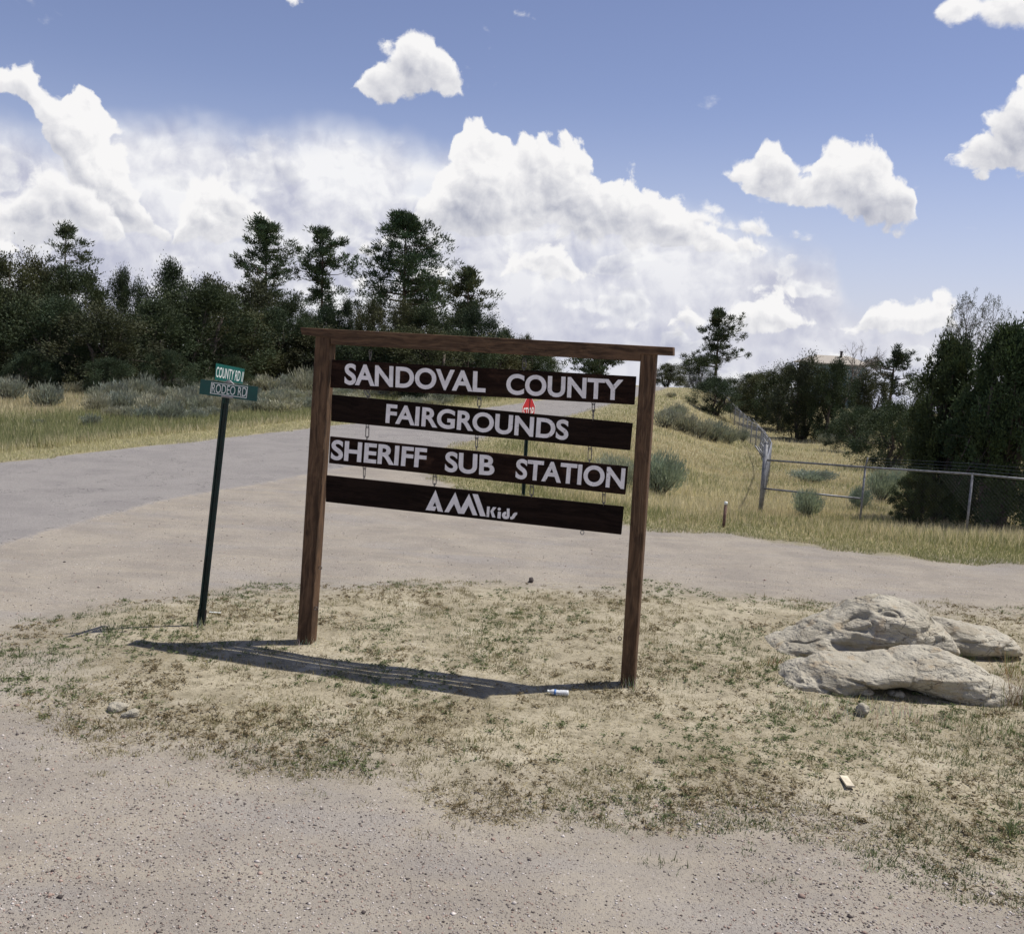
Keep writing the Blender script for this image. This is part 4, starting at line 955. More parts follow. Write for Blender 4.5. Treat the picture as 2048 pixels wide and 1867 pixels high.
def boulder(top, bot, depth, thick, label, seed, nu=110, nv=72, rough=0.05, group='boulders beside the sign', yaw=0.0, dz=None):
    """a boulder lofted along its length; top and bot are its outline in the photograph, thick its depth front to back"""
    tx = np.array([p[0] for p in top], float); u = np.linspace(0, 1, nu); px = tx[0]+(tx[-1]-tx[0])*u
    ty = np.interp(px, tx, [p[1] for p in top]); by = np.interp(px, [p[0] for p in bot], [p[1] for p in bot])
    V = []
    for k in range(nu):
        e = math.sin(math.pi*min(max(u[k], 0.0), 1.0))**0.20
        a = at_depth(px[k]*S, ty[k]*S, depth); b = at_depth(px[k]*S, by[k]*S, depth-thick*0.3)
        h = max(a.z-b.z, 0.02); c = (a.z+b.z)/2; w = thick*0.5*(0.25+0.75*e)
        for j in range(nv):
            th = 2*math.pi*j/nv; cs, sn = math.cos(th), math.sin(th)
            cy_ = math.copysign(abs(cs)**0.75, cs); sz = math.copysign(abs(sn)**0.8, sn)
            z = c-0.012+sz*h*0.56*(e*0.9+0.1)
            y = depth+cy_*w + (0.10*thick if z < c else 0)*(1 if cy_ < 0 else 0)*(c-z)/h*2
            V.append((a.x+(y-depth)*yaw, y, z))
    V = np.array(V); cen = V.mean(0)
    nrm = V-np.repeat(V.reshape(nu, nv, 3).mean(1), nv, 0); nrm /= np.maximum(np.linalg.norm(nrm, axis=1), 1e-6)[:, None]
    q = V.copy(); q[:, 2] *= 2.4
    d = fbm3(q, 0.55, seed, 5, 0.55)*rough*3.2
    step = np.sin((V[:, 2]+0.25*V[:, 0]*0.6+fbm3(V, 0.7, seed+50, 3)*0.35)*34.0); d = d+np.maximum(step, 0)**3*rough*0.28
    rid = 1-np.abs(2*vn3(q+fbm3(q, 0.5, seed+9, 3)[:, None]*0.4, 0.34, seed+20)-1); d = d-np.maximum(rid-0.84, 0)*rough*4.5
    d = d-np.maximum(vn3(V, 0.16, seed+30)-0.80, 0)*rough*2.2
    V = V+nrm*d[:, None]
    Fq = []
    for k in range(nu-1):
        for j in range(nv):
            j2 = (j+1) % nv; Fq.append((k*nv+j, k*nv+j2, (k+1)*nv+j2, (k+1)*nv+j))
    loc = Vector((float(cen[0]), float(cen[1]), h1(cen[0], cen[1])))
    me = mesh_np('boulder', V-np.array(loc), np.array(Fq), True)
    bm = bmesh.new(); bm.from_mesh(me); bm.verts.ensure_lookup_table()
    bm.faces.new([bm.verts[j] for j in range(nv)]); bm.faces.new([bm.verts[(nu-1)*nv+j] for j in reversed(range(nv))]); bmesh.ops.recalc_face_normals(bm, faces=bm.faces); bm.to_mesh(me); bm.free()
    o = link('boulder', me, MAT['rock']); o.location = loc
    return tag(o, label, 'boulder', group)
boulder([(1516, 1362), (1530, 1326), (1565, 1304), (1640, 1292), (1720, 1294), (1760, 1290), (1800, 1283), (1860, 1284), (1910, 1300), (1960, 1324), (2005, 1344), (2030, 1368)],
        [(1516, 1374), (1555, 1402), (1612, 1410), (1642, 1388), (1685, 1362), (1750, 1354), (1800, 1362), (1850, 1396), (1890, 1426), (1945, 1446), (2000, 1442), (2030, 1416)],
        8.85, 0.85, 'long pale sandstone boulder with an undercut front, nearest of the three', 1, 220, 120, 0.046)
boulder([(1503, 1276), (1520, 1258), (1560, 1243), (1620, 1218), (1680, 1194), (1740, 1178), (1790, 1186), (1820, 1206), (1850, 1232), (1866, 1256)],
        [(1503, 1296), (1540, 1306), (1600, 1312), (1700, 1312), (1800, 1312), (1866, 1300)],
        9.9, 1.0, 'rough pitted sandstone boulder sloping up to a peak behind the long one', 5, 180, 120, 0.075)
boulder([(1800, 1250), (1830, 1238), (1862, 1222), (1890, 1222), (1920, 1238), (1962, 1240), (1985, 1252), (1998, 1268)],
        [(1800, 1290), (1850, 1298), (1950, 1302), (1998, 1296)],
        10.2, 0.8, 'low flat sandstone slab at the right behind the long boulder', 9, 120, 90, 0.05)
def stone(px, py, r, sq, label, cat='stone', col=None, name='stone', group=None, seed=0):
    v = on_ground(px, py); n = 10; V = []; Fq = []
    for i in range(1, n):
        for j in range(2*n):
            a = math.pi*i/n; b = 2*math.pi*j/(2*n); V.append((math.sin(a)*math.cos(b), math.sin(a)*math.sin(b), math.cos(a)))
    V = np.array(V); V = V*(1+fbm3(V+seed*3.1, 0.9, seed, 3)*0.9)[:, None]*np.array(r)[None, :] if hasattr(r, '__len__') else V*(1+fbm3(V+seed*3.1, 1.1, seed, 4, 0.6)*1.7)[:, None]*r*np.array([1, 0.75, sq])
    m = 2*n
    Fq = [(i*m+j, (i+1)*m+j, (i+1)*m+(j+1) % m, i*m+(j+1) % m) for i in range(n-2) for j in range(m)]
    me = bpy.data.meshes.new(name); me.from_pydata([tuple(p) for p in V], [], Fq+[tuple(range(m)), tuple(reversed(range((n-2)*m, (n-1)*m)))])
    for p in me.polygons: p.use_smooth = True
    o = link(name, me, col or MAT['rock']); o.location = v+Vector((0, 0, float(abs(V[:, 2]).max())*0.45)); o.rotation_euler = (0, 0, seed*1.3)
    return tag(o, label, cat, group)
MAT['darkstone'] = m_plain('dark_brown_stone', (0.075, 0.06, 0.055), 0.9, vary=0.3, scale=30)
stone(1045, 1146, 0.045, 0.8, 'small dark stone on the far edge of the dirt island', col=MAT['darkstone'], seed=1)
stone(228, 1398, 0.085, 0.5, 'rough tan stone, left one of two by the island edge', seed=2)
stone(260, 1409, 0.065, 0.6, 'smooth pale stone, right one of two by the island edge', seed=3)
stone(1699, 1408, 0.055, 1.0, 'small grey stone lying before the long boulder', seed=4)
stone(1702, 1366, 0.075, 0.55, 'broken rock wedged in the hollow under the long boulder', seed=5)
stone(1765, 1368, 0.08, 0.4, 'flat tan rock lying in the shade under the long boulder', seed=6)

# ------------------------------------------------------------------ chain-link fence
MAT['wire'] = m_plain('galvanised_wire', (0.20, 0.21, 0.23), 0.55, 0.3, 0.15, 30)
def fence(name, pts, hgt, label, spacing=3.0, skip_first=False, fixed=False, arms=True, rail=True, mesh=True, pr=0.026, group='chain-link fence', wr=0.0010):
    P3 = [Vector((x, y, h1(x, y))) for x, y in pts]
    e = empty(name, P3[0]); tag(e, label, 'fence', group)
    # resample
    seg = [(P3[i+1]-P3[i]).to_2d().length for i in range(len(P3)-1)]; L = sum(seg)
    def at(s_):
        for i, l in enumerate(seg):
            if s_ <= l or i == len(seg)-1:
                q = P3[i].lerp(P3[i+1], min(max(s_/l, 0), 1)); q.z = h1(q.x, q.y); return q, (P3[i+1]-P3[i]).normalized()
            s_ -= l
    n = max(1, round(L/spacing)); posts = [at(sum(seg[:k])) for k in range(len(pts))] if fixed else [at(L*k/n) for k in range(n+1)]
    for k, (q, d) in enumerate(posts):
        if k == 0 and skip_first: continue
        mb = MB().tube([q-Vector((0, 0, 0.3)), q+Vector((0, 0, hgt+0.02))], pr, 8)
        part('post', mb.v, mb.f, MAT['steel'], e, smooth=True)
        if arms:
            side = Vector((-d.y, d.x, 0)).normalized()
            mb = MB().tube([q+Vector((0, 0, hgt)), q+Vector((0, 0, hgt+0.28))+side*0.22], 0.014, 5); part('barb_arm', mb.v, mb.f, MAT['steel'], e, smooth=True)
    tops = [q+Vector((0, 0, hgt)) for q, d in posts]
    if rail:
        mb = MB().tube(tops, 0.021, 6); part('rail', mb.v, mb.f, MAT['steel'], e, smooth=True)
    if arms:
        for f in (0.45, 0.75, 1.0):
            mb = MB().tube([q+Vector((0, 0, hgt+0.28*f))+Vector((-d.y, d.x, 0)).normalized()*0.22*f for q, d in posts], 0.0019, 3); part('barbed_wire', mb.v, mb.f, MAT['wire'], e)
    if mesh:
        st = 0.075; V = []; k = 0; s_ = -hgt
        A = []
        while s_ < L:
            for sg in (1, -1):
                a0, a1 = (s_, s_+hgt) if sg > 0 else (s_+hgt, s_)
                z0, z1 = 0.0, 1.0
                def clampz(a, b):
                    return None
                lo, hi = min(a0, a1), max(a0, a1)
                t0 = max(0, (0-lo)/(hi-lo)); t1 = min(1, (L-lo)/(hi-lo))
                if t1-t0 > 0.02:
                    if sg > 0: A.append((lo+(hi-lo)*t0, t0, lo+(hi-lo)*t1, t1))
                    else: A.append((lo+(hi-lo)*t0, 1-t0, lo+(hi-lo)*t1, 1-t1))
            s_ += st
        mb = MB()
        for (sa, za, sb, zb) in A:
            q0, _ = at(sa); q1, _ = at(sb); mb.tube([q0+Vector((0, 0, 0.04+za*(hgt-0.05))), q1+Vector((0, 0, 0.04+zb*(hgt-0.05)))], wr, 3)
        part('wire_mesh', mb.v, mb.f, MAT['wire'], e)
    return e, posts
C0 = on_ground(1497, 1006)
pth = [(C0.x, C0.y)]
for (px_, dep) in ((1544, 34), (1521, 46), (1478, 60), (1457, 67), (1400, 80), (1352, 89)):
    pth.append((at_depth(px_, 880, dep).x, dep))
FH = 1.12
fence('chain_link_fence', pth, FH, 'galvanised chain-link fence running away along the bank from its near corner', 3.2)
e2 = at_depth(1500, 760, 91)
fence('chain_link_fence', [pth[-1], (e2.x, 91)], 1.3, 'far cross run of chain-link fence with a bright top rail on the rise', 4.0, True)
g1 = on_ground(1693, 1026); g2 = on_ground(1901, 1056); g3 = on_ground(2130, 1088)
fe, fp = fence('chain_link_fence', [(C0.x, C0.y), (g1.x, g1.y), (g2.x, g2.y), (g3.x, g3.y)], FH, 'front run of galvanised fence with bright rails along the gravel road', 3.0, True, fixed=True, wr=0.0004, arms=False, pr=0.022)
# heavier corner post, brace rail in the first bay, barbed strands on the right half
mb = MB().tube([C0-Vector((0, 0, 0.3)), C0+Vector((0, 0, FH+0.30))], 0.045, 12).tube([C0+Vector((0, 0, FH+0.30)), C0+Vector((0, 0, FH+0.33))], [0.05, 0.02], 12)
part('corner_post', mb.v, mb.f, MAT['steel'], fe, smooth=True)
q1 = fp[1][0]
mb = MB().tube([C0+Vector((0, 0, FH*0.43)), q1+Vector((0, 0, FH*0.43))], 0.020, 7); part('brace_rail', mb.v, mb.f, MAT['steel'], fe, smooth=True)
mb = MB().tube([q1+Vector((0, 0, FH)), q1+Vector((0.03, 0, FH+0.2))], 0.015, 5); part('barb_arm', mb.v, mb.f, MAT['steel'], fe, smooth=True)
for f in (0.07, 0.13, 0.19):
    mb = MB().tube([q+Vector((0, 0, FH+f)) for q, d in fp[1:]], 0.0019, 3); part('barbed_wire', mb.v, mb.f, MAT['wire'], fe)

# ------------------------------------------------------------------ marker stake, house, litter
def marker():
    B = on_ground(1424, 1038); ht = 0.40; e = empty('marker_stake', B); tag(e, 'short brown marker stake with a pale cap in the verge left of the fence corner', 'marker')
    mb = MB().tube([B-Vector((0, 0, 0.1)), B+Vector((0.01, 0, ht))], 0.026, 8); part('shaft', mb.v, mb.f, m_plain('weathered_brown_stake', (0.17, 0.10, 0.08), 0.8, vary=0.3), e, smooth=True)
    mb = MB().tube([B+Vector((0.01, 0, ht)), B+Vector((0.011, 0, ht+0.05))], [0.031, 0.028], 10); part('cap', mb.v, mb.f, MAT['signwhite'], e, smooth=True)
marker()
def house():
    d = 100.0; a = at_depth(1600*S, 713*S, d); b = at_depth(1716*S, 716*S, d); z0 = h1(a.x, d)-0.3; ze = a.z; w = b.x-a.x; dp = 6.0
    e = empty('house', (a.x+w/2, d+dp/2, z0)); tag(e, 'pale-roofed house with a stovepipe, mostly hidden behind the juniper pair', 'house')
    def box(x0, x1, y0, y1, za, zb): return [Vector(p) for p in ((x0, y0, za), (x1, y0, za), (x1, y0, zb), (x0, y0, zb), (x0, y1, za), (x1, y1, za), (x1, y1, zb), (x0, y1, zb))]
    part('wall', box(a.x+0.4, b.x-0.4, d+0.4, d+dp, z0, ze), HEXF, m_plain('blue_grey_siding', (0.16, 0.22, 0.26), 0.8, vary=0.1), e)
    rf = m_plain('pale_tan_roofing', (0.36, 0.325, 0.275), 0.7, vary=0.08)
    pk = at_depth(1658*S, 701*S, d+dp/2).z
    V = [Vector(p) for p in ((a.x-0.2, d-0.2, ze), (b.x+0.2, d-0.2, ze), (b.x-1.2, d+dp/2, pk), (a.x+1.2, d+dp/2, pk), (b.x+0.2, d+dp+0.3, ze), (a.x-0.2, d+dp+0.3, ze),
                             (a.x-0.2, d-0.2, ze-0.12), (b.x+0.2, d-0.2, ze-0.12), (b.x+0.2, d+dp+0.3, ze-0.12), (a.x-0.2, d+dp+0.3, ze-0.12))]
    r = part('roof', V, [(0, 1, 2, 3), (3, 2, 4, 5), (0, 3, 5), (1, 4, 2), (0, 6, 7, 1), (1, 7, 8, 4), (4, 8, 9, 5), (5, 9, 6, 0), (6, 9, 8, 7)], rf, e)
    c = at_depth(1656*S, 701*S, d+dp/2-0.6); mb = MB().tube([c-Vector((0, 0, 0.4)), c+Vector((0, 0, 0.42))], 0.13, 8).tube([c+Vector((0, 0, 0.42)), c+Vector((0, 0, 0.5))], 0.19, 8)
    part('stovepipe', mb.v, mb.f, m_plain('sooty_pipe', (0.05, 0.045, 0.045), 0.6), r)
    x0 = at_depth(1682*S, 720*S, d).x
    wnd = part('window', box(x0-0.5, x0+0.5, d+0.36, d+0.41, ze-1.6, ze-0.5), HEXF, m_plain('window_frame', (0.6, 0.6, 0.6)), e)
    part('pane', box(x0-0.42, x0+0.42, d+0.345, d+0.365, ze-1.52, ze-0.58), HEXF, m_plain('dull_window_glass', (0.10, 0.16, 0.20), 0.12, spec=0.6), wnd)
house()
def bottle():
    v = on_ground(1100, 1368); e = empty('plastic_bottle', v, math.radians(172)); e.scale = (0.85, 0.85, 0.85); tag(e, 'crushed clear plastic water bottle with a blue band, near the right sign post', 'bottle')
    m, t, b, o = new_mat('clear_plastic'); b.inputs['Base Color'].default_value = (0.86, 0.88, 0.90, 1); b.inputs['Roughness'].default_value = 0.18; b.inputs['Transmission Weight'].default_value = 0.35; b.inputs['IOR'].default_value = 1.3
    def lathe(prof, n=18):
        V = []; Fc = []
        for i, (x, r) in enumerate(prof):
            for k in range(n):
                a = 2*math.pi*k/n; dent = 1-0.28*max(0, math.sin(a*1.0))*math.exp(-((x-0.02)/0.04)**2)
                V.append((x, r*math.cos(a), r*math.sin(a)*dent*0.9))
        for i in range(len(prof)-1):
            for k in range(n): Fc.append((i*n+k, i*n+(k+1) % n, (i+1)*n+(k+1) % n, (i+1)*n+k))
        Fc.append(tuple(reversed(range(n)))); Fc.append(tuple(range((len(prof)-1)*n, len(prof)*n))); return V, Fc
    def put(nm, prof, mt):
        V, Fc = lathe(prof); me = bpy.data.meshes.new(nm); me.from_pydata(V, [], Fc)
        for p in me.polygons: p.use_smooth = True
        o = link(nm, me, mt, e); o.location = (0, 0, 0.030); return o
    put('body', [(-0.095, 0.020), (-0.09, 0.031), (-0.07, 0.0325), (-0.06, 0.030), (-0.05, 0.0325), (-0.03, 0.030), (-0.02, 0.032), (0.0, 0.030), (0.02, 0.0325), (0.045, 0.032), (0.065, 0.027), (0.082, 0.017), (0.09, 0.0135), (0.098, 0.013)], m)
    put('label', [(0.026, 0.0332), (0.032, 0.0336), (0.046, 0.0330)], m_plain('blue_bottle_label', (0.10, 0.24, 0.55), 0.4))
    put('cap', [(0.096, 0.0155), (0.098, 0.0160), (0.111, 0.0158), (0.113, 0.0145)], MAT['signwhite'])
bottle()
def scrap(px, py, L, w, rz, label, mat, name, cat, th=0.012, tilt=0.12):
    v = on_ground(px, py); o_ = []
    for z in (0, th):
        for (x, y) in ((-L/2, -w/2), (L/2, -w/2*0.92), (L/2*0.97, w/2), (-L/2*0.98, w/2*0.95)): o_.append((x, y, z))
    me = bpy.data.meshes.new(name); me.from_pydata(o_, [], [(3, 2, 1, 0), (4, 5, 6, 7), (0, 1, 5, 4), (1, 2, 6, 5), (2, 3, 7, 6), (3, 0, 4, 7)])
    o = link(name, me, mat); o.location = v+Vector((0, 0, 0.012)); o.rotation_euler = (tilt, 0.05, rz); return tag(o, label, cat)
MAT['scrapwood'] = m_plain('bleached_scrap_wood', (0.62, 0.55, 0.42), 0.8, vary=0.12)
scrap(1667, 1542, 0.19, 0.055, math.radians(86), 'pale scrap of wood lying in the weeds at the lower right', MAT['scrapwood'], 'wood_scrap', 'scrap', tilt=0.0)
scrap(424, 1208, 0.12, 0.016, 0.05, 'thin white strip of litter beside the street sign foot', MAT['signwhite'], 'litter_strip', 'litter', 0.006)

# ------------------------------------------------------------------ grass, weeds, loose stones
def ground_px(x, y):
    """vectorised: photograph pixels (2016-wide) to ground points"""
    x = np.asarray(x)*S; y = np.asarray(y)*S
    D = np.array(XC)[None, :]*((x-W/2)/F)[:, None]-np.array(YC)[None, :]*((y-HGT/2)/F)[:, None]+np.array(FW)[None, :]
    z = np.zeros(len(x))
    for _ in range(4):
        t = (z-EYE)/np.minimum(D[:, 2], -1e-4); X = D[:, 0]*t; Y = D[:, 1]*t; z = H(X, np.clip(Y, 0, 400))
    return X, Y, z
def blades(name, X, Y, Z, hgt, wid, col, lean=0.5, label='', segs=1):
    n = len(X); a = rng.random(n)*2*np.pi; l = rng.random(n)*lean
    d = np.stack([np.cos(a)*l, np.sin(a)*l, np.ones(n)], 1); d /= np.linalg.norm(d, axis=1)[:, None]
    b = rng.random(n)*2*np.pi; s_ = np.stack([np.cos(b), np.sin(b), np.zeros(n)], 1)*(wid*0.5)[:, None]
    p = np.stack([X, Y, Z-0.01], 1); tip = p+d*hgt[:, None]
    V = np.stack([p-s_, p+s_, tip], 1).reshape(-1, 3)
    o = link(name, tri_mesh(name, V, np.repeat(col, 3, 0)), MAT['grass']); tag(o, label, kind='stuff'); return o
def mixcol(f, a, b): return np.asarray(a)[None, :]*(1-f)[:, None]+np.asarray(b)[None, :]*f[:, None]
def shade(c, a=0.25): return np.clip(c*(1+(rng.random((len(c), 1))-0.5)*2*a), 0.004, 1)
GOLD = (0.475, 0.42, 0.30); STRAW = (0.60, 0.555, 0.42); GREEN = (0.165, 0.205, 0.100); OLIVE = (0.33, 0.325, 0.185); YG = (0.45, 0.45, 0.265)
def verge_left():
    n = 400000; x = rng.uniform(-420, 1130, n); y = rng.uniform(748, 985, n)
    X, Y, Z = ground_px(x, y); sd = poly_sd(X, Y, VERGE_L)+(vn2(X, Y, 0.6, 40)-0.5)*0.4; k = (sd > 0.0) & (Y < 75); X, Y, Z, sd = X[k], Y[k], Z[k], sd[k]; n = len(X)
    g = vn2(X, Y, 3.2, 41)*0.6+vn2(X, Y, 1.0, 42)*0.4
    band = sstep(1.0, 2.2, sd)*(1-sstep(4.5, 8.0, sd))
    hgt = np.where(sd < 1.2, 0.04+0.06*rng.random(n), 0.08+0.22*rng.random(n)*(0.5+0.9*g)); hgt *= 1-0.25*sstep(9, 14, sd)
    c = mixcol(np.clip(g*1.5-0.3, 0, 1), STRAW, GOLD); gr = mixcol(rng.random(n), GREEN, OLIVE)
    fg = np.clip(band*(0.3+1.2*g)+0.14, 0, 0.92); pick = rng.random(n) < fg; c = np.where(pick[:, None], gr, c)
    edge = sd < 1.3; c = np.where(edge[:, None], mixcol(rng.random(n), YG, STRAW), c)
    blades('verge_grass', X, Y, Z, hgt, 0.007+Y*0.00042, shade(c), 0.55, 'green and golden roadside grass across the road on the left')
def verge_right():
    n = 470000; x = rng.uniform(790, 2480, n); y = rng.uniform(752, 1160, n)
    X, Y, Z = ground_px(x, y); sd = poly_sd(X, Y, VERGE_R)+(vn2(X, Y, 0.5, 50)-0.5)*0.5; k = (sd > -0.12) & (Y < 84) & (Y > 8); X, Y, Z, sd = X[k], Y[k], Z[k], sd[k]; n = len(X)
    g = vn2(X, Y, 2.6, 51)*0.55+vn2(X, Y, 0.8, 52)*0.45
    hgt = (0.03+0.06*rng.random(n))+sstep(0.4, 2.2, sd)*(0.03+0.20*rng.random(n)**2)*(0.3+1.1*g)
    c = mixcol(np.clip(g*1.8-0.4, 0, 1), GOLD, STRAW); gr = mixcol(rng.random(n), GREEN, OLIVE)
    fg = np.clip(0.62*(1-sstep(0.6, 3.2, sd))*(0.3+g)+0.45*sstep(0.5, 0.72, vn2(X, Y, 1.7, 53))+0.10, 0, 0.9); pick = rng.random(n) < fg; c = np.where(pick[:, None], gr, c)
    blades('field_grass', X, Y, Z, hgt, 0.005+Y*0.00042, shade(c), 0.6, 'golden dry grass on the bank and in the fenced field')
verge_left(); verge_right()
def island_weeds():
    # low tufts: green rosettes and dead brown ones
    nt = 5200; x = rng.uniform(-40, 2480, nt*5); y = rng.uniform(1130, 1830, nt*5)
    X, Y, Z = ground_px(x, y); _, vg, sd = sd_all(X, Y); dens = vn2(X, Y, 0.75, 61)*0.6+vn2(X, Y, 0.28, 62)*0.4
    k = (sd > -0.15) & (dens+0.25*rng.random(len(X))-0.10*(1-sstep(-0.1, 0.8, sd)) > 0.54)
    thin = rng.random(len(X)) < np.clip((Y/11.0)**2.2, 0.12, 1); k &= thin; k |= (sd > -0.7) & (rng.random(len(X)) < 0.012)
    X, Y, Z, dens = X[k][:nt], Y[k][:nt], Z[k][:nt], dens[k][:nt]; m = len(X)
    g = vn2(X, Y, 1.4, 63)+0.35*(rng.random(m)-0.5); big = np.where(rng.random(m) < 0.10, 2.0, 0.8+0.6*rng.random(m))
    per = 20; n = m*per; idx = np.repeat(np.arange(m), per); r = 0.030*big[idx]*np.sqrt(rng.random(n))*1.6; a = rng.random(n)*2*np.pi
    hx = X[idx]+np.cos(a)*r; hy = Y[idx]+np.sin(a)*r
    hgt = (0.010+0.030*rng.random(n))*big[idx]; wid = 0.004+0.006*rng.random(n)
    kind = g[idx]
    c = np.where((kind > 0.62)[:, None], mixcol(rng.random(n), (0.085, 0.12, 0.05), (0.15, 0.18, 0.08)), np.where((kind > 0.40)[:, None], mixcol(rng.random(n), (0.20, 0.19, 0.085), (0.30, 0.265, 0.13)), mixcol(rng.random(n), (0.22, 0.18, 0.11), (0.44, 0.38, 0.24))))
    blades('low_weeds', hx, hy, Z[idx]+0.004, hgt, wid, shade(c), 1.3, 'sparse low green and brown weeds on the dirt island')
    # flat rosettes and crumbs of leaf
    nt = 4200; x = rng.uniform(-40, 2480, nt*5); y = rng.uniform(1130, 1830, nt*5); X, Y, Z = ground_px(x, y); _, _, sd = sd_all(X, Y)
    k = (sd > -0.05) & (rng.random(len(X)) < np.clip((Y/11.0)**2.2, 0.12, 1)) & (vn2(X, Y, 0.55, 66)*0.6+vn2(X, Y, 0.2, 67)*0.4+0.2*rng.random(len(X)) > 0.56); X, Y, Z = X[k][:nt], Y[k][:nt], Z[k][:nt]; m = len(X)
    per = 13; n = m*per; idx = np.repeat(np.arange(m), per); a = rng.random(n)*2*np.pi; r = (0.008+0.045*rng.random(n)**1.5)*(0.6+0.9*rng.random(m))[idx]
    c3 = np.stack([X[idx]+np.cos(a)*r, Y[idx]+np.sin(a)*r, Z[idx]+0.006+0.018*rng.random(n)], 1); d = np.stack([np.cos(a), np.sin(a), -0.3+1.0*rng.random(n)], 1)
    hue = (vn2(X, Y, 0.9, 68)+0.3*(rng.random(m)-0.5))[idx]
    cc = np.where((hue > 0.45)[:, None], mixcol(rng.random(n), (0.085, 0.115, 0.055), (0.17, 0.20, 0.10)), mixcol(rng.random(n), (0.12, 0.095, 0.06), (0.27, 0.22, 0.14)))
    V, K = leaf_tris(c3, d, 0.014+0.020*rng.random(n), 0.007+0.008*rng.random(n), shade(cc, 0.3))
    tag(link('weed_rosettes', tri_mesh('weed_rosettes', V, K), MAT['grass']), 'flat grey-green and withered weed rosettes on the dirt island', kind='stuff')
    # dead straw lying about
    n = 24000; x = rng.uniform(-40, 2480, n*2); y = rng.uniform(1130, 1830, n*2); X, Y, Z = ground_px(x, y); _, _, sd = sd_all(X, Y)
    k = (sd > -0.1) & (vn2(X, Y, 0.6, 64) > 0.35); X, Y, Z = X[k][:n], Y[k][:n], Z[k][:n]; m = len(X)
    a = rng.random(m)*np.pi*2; d = np.stack([np.cos(a), np.sin(a), 0.12+0.25*rng.random(m)], 1)
    V, K = leaf_tris(np.stack([X, Y, Z+0.008], 1), d, 0.02+0.05*rng.random(m), 0.003+0.003*rng.random(m), shade(mixcol(rng.random(m), (0.22, 0.17, 0.10), (0.52, 0.45, 0.28)), 0.3))
    tag(link('dead_straw', tri_mesh('dead_straw', V, K), MAT['grass']), 'dead straw and leaf litter strewn over the dirt island', kind='stuff')
    # taller tufts: round the post feet, boulders and along the island rim
    spots = []
    for (px_, py_, n_, sp, hh, cc) in ((604, 1268, 26, 0.10, 0.12, STRAW), (1243, 1352, 26, 0.10, 0.13, STRAW), (397, 1234, 22, 0.09, 0.11, STRAW), (2008, 1390, 70, 0.16, 0.34, (0.25, 0.17, 0.09)), (2000, 1330, 40, 0.2, 0.28, (0.36, 0.29, 0.14)),
          (1520, 1310, 26, 0.12, 0.16, (0.33, 0.22, 0.11)), (1640, 1302, 40, 0.12, 0.10, GREEN), (1780, 1290, 50, 0.14, 0.14, (0.30, 0.25, 0.12)), (1850, 1262, 30, 0.1, 0.14, STRAW), (1560, 1395, 60, 0.25, 0.10, OLIVE), (1640, 1405, 60, 0.25, 0.10, STRAW),
          (1720, 1402, 50, 0.22, 0.13, STRAW), (1800, 1412, 60, 0.25, 0.12, STRAW), (1900, 1425, 60, 0.3, 0.09, OLIVE), (1345, 1345, 60, 0.25, 0.07, GREEN), (215, 1240, 40, 0.10, 0.10, (0.16, 0.20, 0.11)), (205, 1262, 30, 0.08, 0.06, (0.16, 0.20, 0.11)),
          (1130, 1592, 26, 0.07, 0.05, GREEN), (1305, 1615, 40, 0.10, 0.06, GREEN), (1990, 1640, 30, 0.06, 0.13, GREEN), (2005, 1590, 40, 0.10, 0.10, GREEN), (1985, 1440, 70, 0.25, 0.10, (0.17, 0.20, 0.07)), (1715, 1712, 22, 0.05, 0.05, STRAW), (640, 1565, 16, 0.05, 0.03, OLIVE), (930, 1470, 60, 0.2, 0.05, GREEN),
          (880, 1255, 60, 0.25, 0.05, GREEN), (950, 1245, 50, 0.2, 0.05, GREEN), (700, 1240, 40, 0.18, 0.05, GREEN), (560, 1400, 60, 0.3, 0.05, OLIVE), (790, 1150, 60, 0.25, 0.06, GREEN), (1550, 1195, 80, 0.3, 0.07, GREEN), (1480, 1240, 50, 0.2, 0.06, GREEN), (1860, 1490, 50, 0.2, 0.07, GREEN), (1650, 1450, 50, 0.2, 0.06, GREEN), (1890, 1300, 30, 0.1, 0.12, GREEN)):
        v = on_ground(px_, py_)
        for _ in range(n_*2):
            spots.append((v.x+rng.normal()*sp*0.5, v.y+rng.normal()*sp*0.5, hh*(0.5+0.7*rng.random()), *[q*(0.7+0.6*rng.random()) for q in cc]))
    q = np.array(spots); Zs = H(q[:, 0], q[:, 1])
    blades('dry_tufts', q[:, 0], q[:, 1], Zs, q[:, 2], 0.004+0.003*rng.random(len(q)), shade(q[:, 3:6]), 0.8, 'taller dry and green tufts by the post feet and boulders')
island_weeds()
def m_pebble():
    m, t, b, o = new_mat('loose_gravel'); a = t.n('ShaderNodeAttribute'); a.attribute_name = 'col'; t.put(b.inputs['Base Color'], a.outputs['Color']); b.inputs['Roughness'].default_value = 0.9; b.inputs['Specular IOR Level'].default_value = 0.25
    return m
MAT['pebble'] = m_pebble()
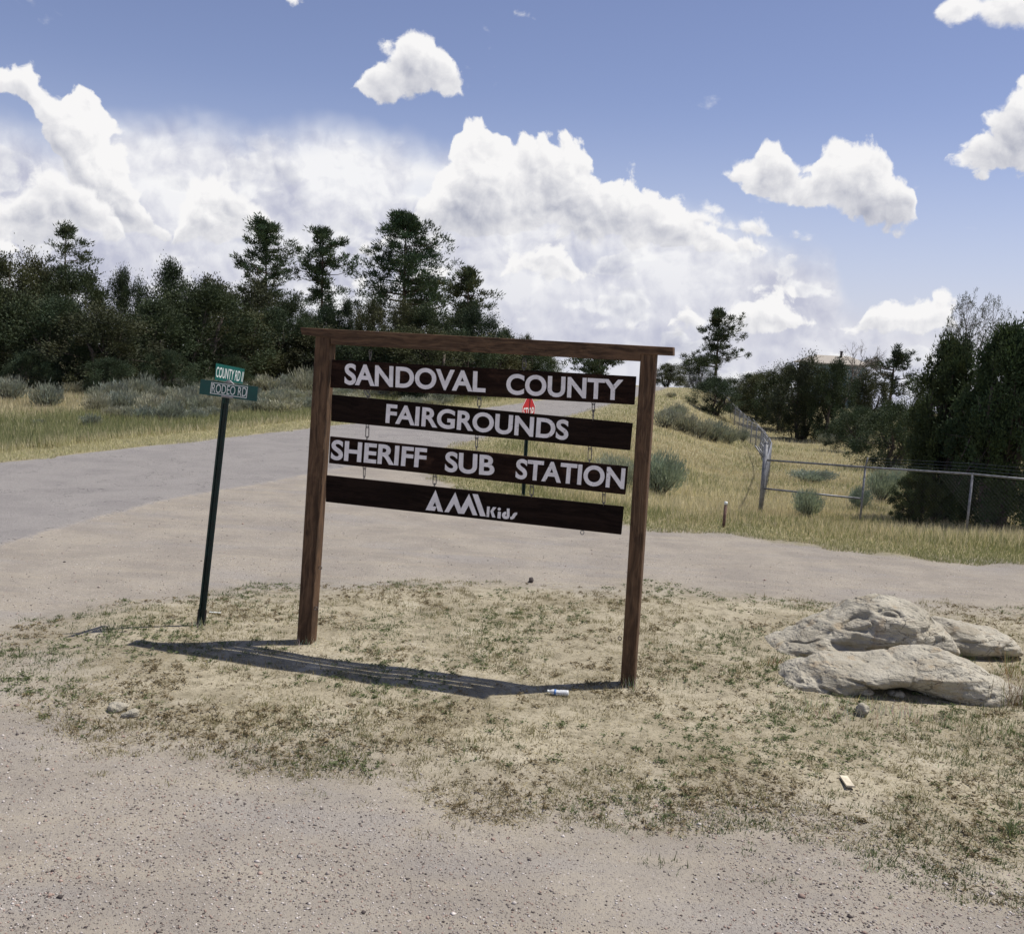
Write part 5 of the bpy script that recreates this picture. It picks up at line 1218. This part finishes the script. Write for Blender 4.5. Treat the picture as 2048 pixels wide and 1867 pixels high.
def pebbles(name, X, Y, Z, r, col, label):
    n = len(X); o_ = np.array([(1, 0, 0), (-1, 0, 0), (0, 1, 0), (0, -1, 0), (0, 0, 1), (0, 0, -1)], float)
    f_ = np.array([(0, 2, 4), (2, 1, 4), (1, 3, 4), (3, 0, 4), (2, 0, 5), (1, 2, 5), (3, 1, 5), (0, 3, 5)])
    sc = r[:, None]*(0.6+0.8*rng.random((n, 3)))*np.array([1, 1, 0.7]); a = rng.random(n)*2*np.pi; ca, sa = np.cos(a), np.sin(a)
    q = o_[None]*sc[:, None, :]*(0.8+0.4*rng.random((n, 6, 1))); V = np.stack([q[..., 0]*ca[:, None]-q[..., 1]*sa[:, None], q[..., 0]*sa[:, None]+q[..., 1]*ca[:, None], q[..., 2]], -1)
    V += np.stack([X, Y, Z+r*0.15], 1)[:, None, :]
    Fq = (f_[None]+6*np.arange(n)[:, None, None]).reshape(-1, 3)
    tag(link(name, mesh_np(name, V.reshape(-1, 3), Fq, False, np.repeat(col, 6, 0)), MAT['pebble']), label, kind='stuff')
def gravel():
    n = 60000; x = rng.uniform(-380, 2450, n); y = np.concatenate([rng.uniform(1380, 1880, n*3//4), rng.uniform(980, 1380, n-n*3//4)])
    X, Y, Z = ground_px(x, y); road, vg, sd = sd_all(X, Y); k = (sd < 0.3) & (vg < 0.1) & (road < 0.05); k &= (vn2(X, Y, 0.9, 71)*0.6+vn2(X, Y, 2.6, 73)*0.6+0.45*rng.random(len(X)) > 0.66)
    X, Y, Z = X[k], Y[k], Z[k]; m = len(X); r = 0.0030+0.0055*rng.random(m)**2.5+0.0006*Y*0.3; r = np.where(rng.random(m) < 0.018, r*2.1, r)
    u = rng.random(m); c = np.where((u < 0.16)[:, None], np.array([[0.09, 0.075, 0.072]]), np.where((u < 0.42)[:, None], np.array([[0.50, 0.46, 0.43]]), np.where((u < 0.8)[:, None], np.array([[0.30, 0.26, 0.23]]), np.array([[0.34, 0.25, 0.21]]))))
    pebbles('loose_gravel', X, Y, Z, r, shade(c, 0.3), 'loose pebbles scattered over the gravel turn-off')
    n = 11000; x = rng.uniform(-40, 2480, n*2); y = rng.uniform(1140, 1820, n*2); X, Y, Z = ground_px(x, y); _, _, sd = sd_all(X, Y); k = (sd > 0) & (vn2(X, Y, 0.5, 72) > 0.4); X, Y, Z = X[k][:n], Y[k][:n], Z[k][:n]; m = len(X)
    u = rng.random(m); c = np.where((u < 0.6)[:, None], np.array([[0.24, 0.20, 0.14]]), np.where((u < 0.9)[:, None], np.array([[0.14, 0.11, 0.075]]), np.array([[0.5, 0.46, 0.38]])))
    pebbles('soil_clods', X, Y, Z, 0.004+0.009*rng.random(m)**2, shade(c, 0.3), 'small clods and stones on the dirt island')
gravel()
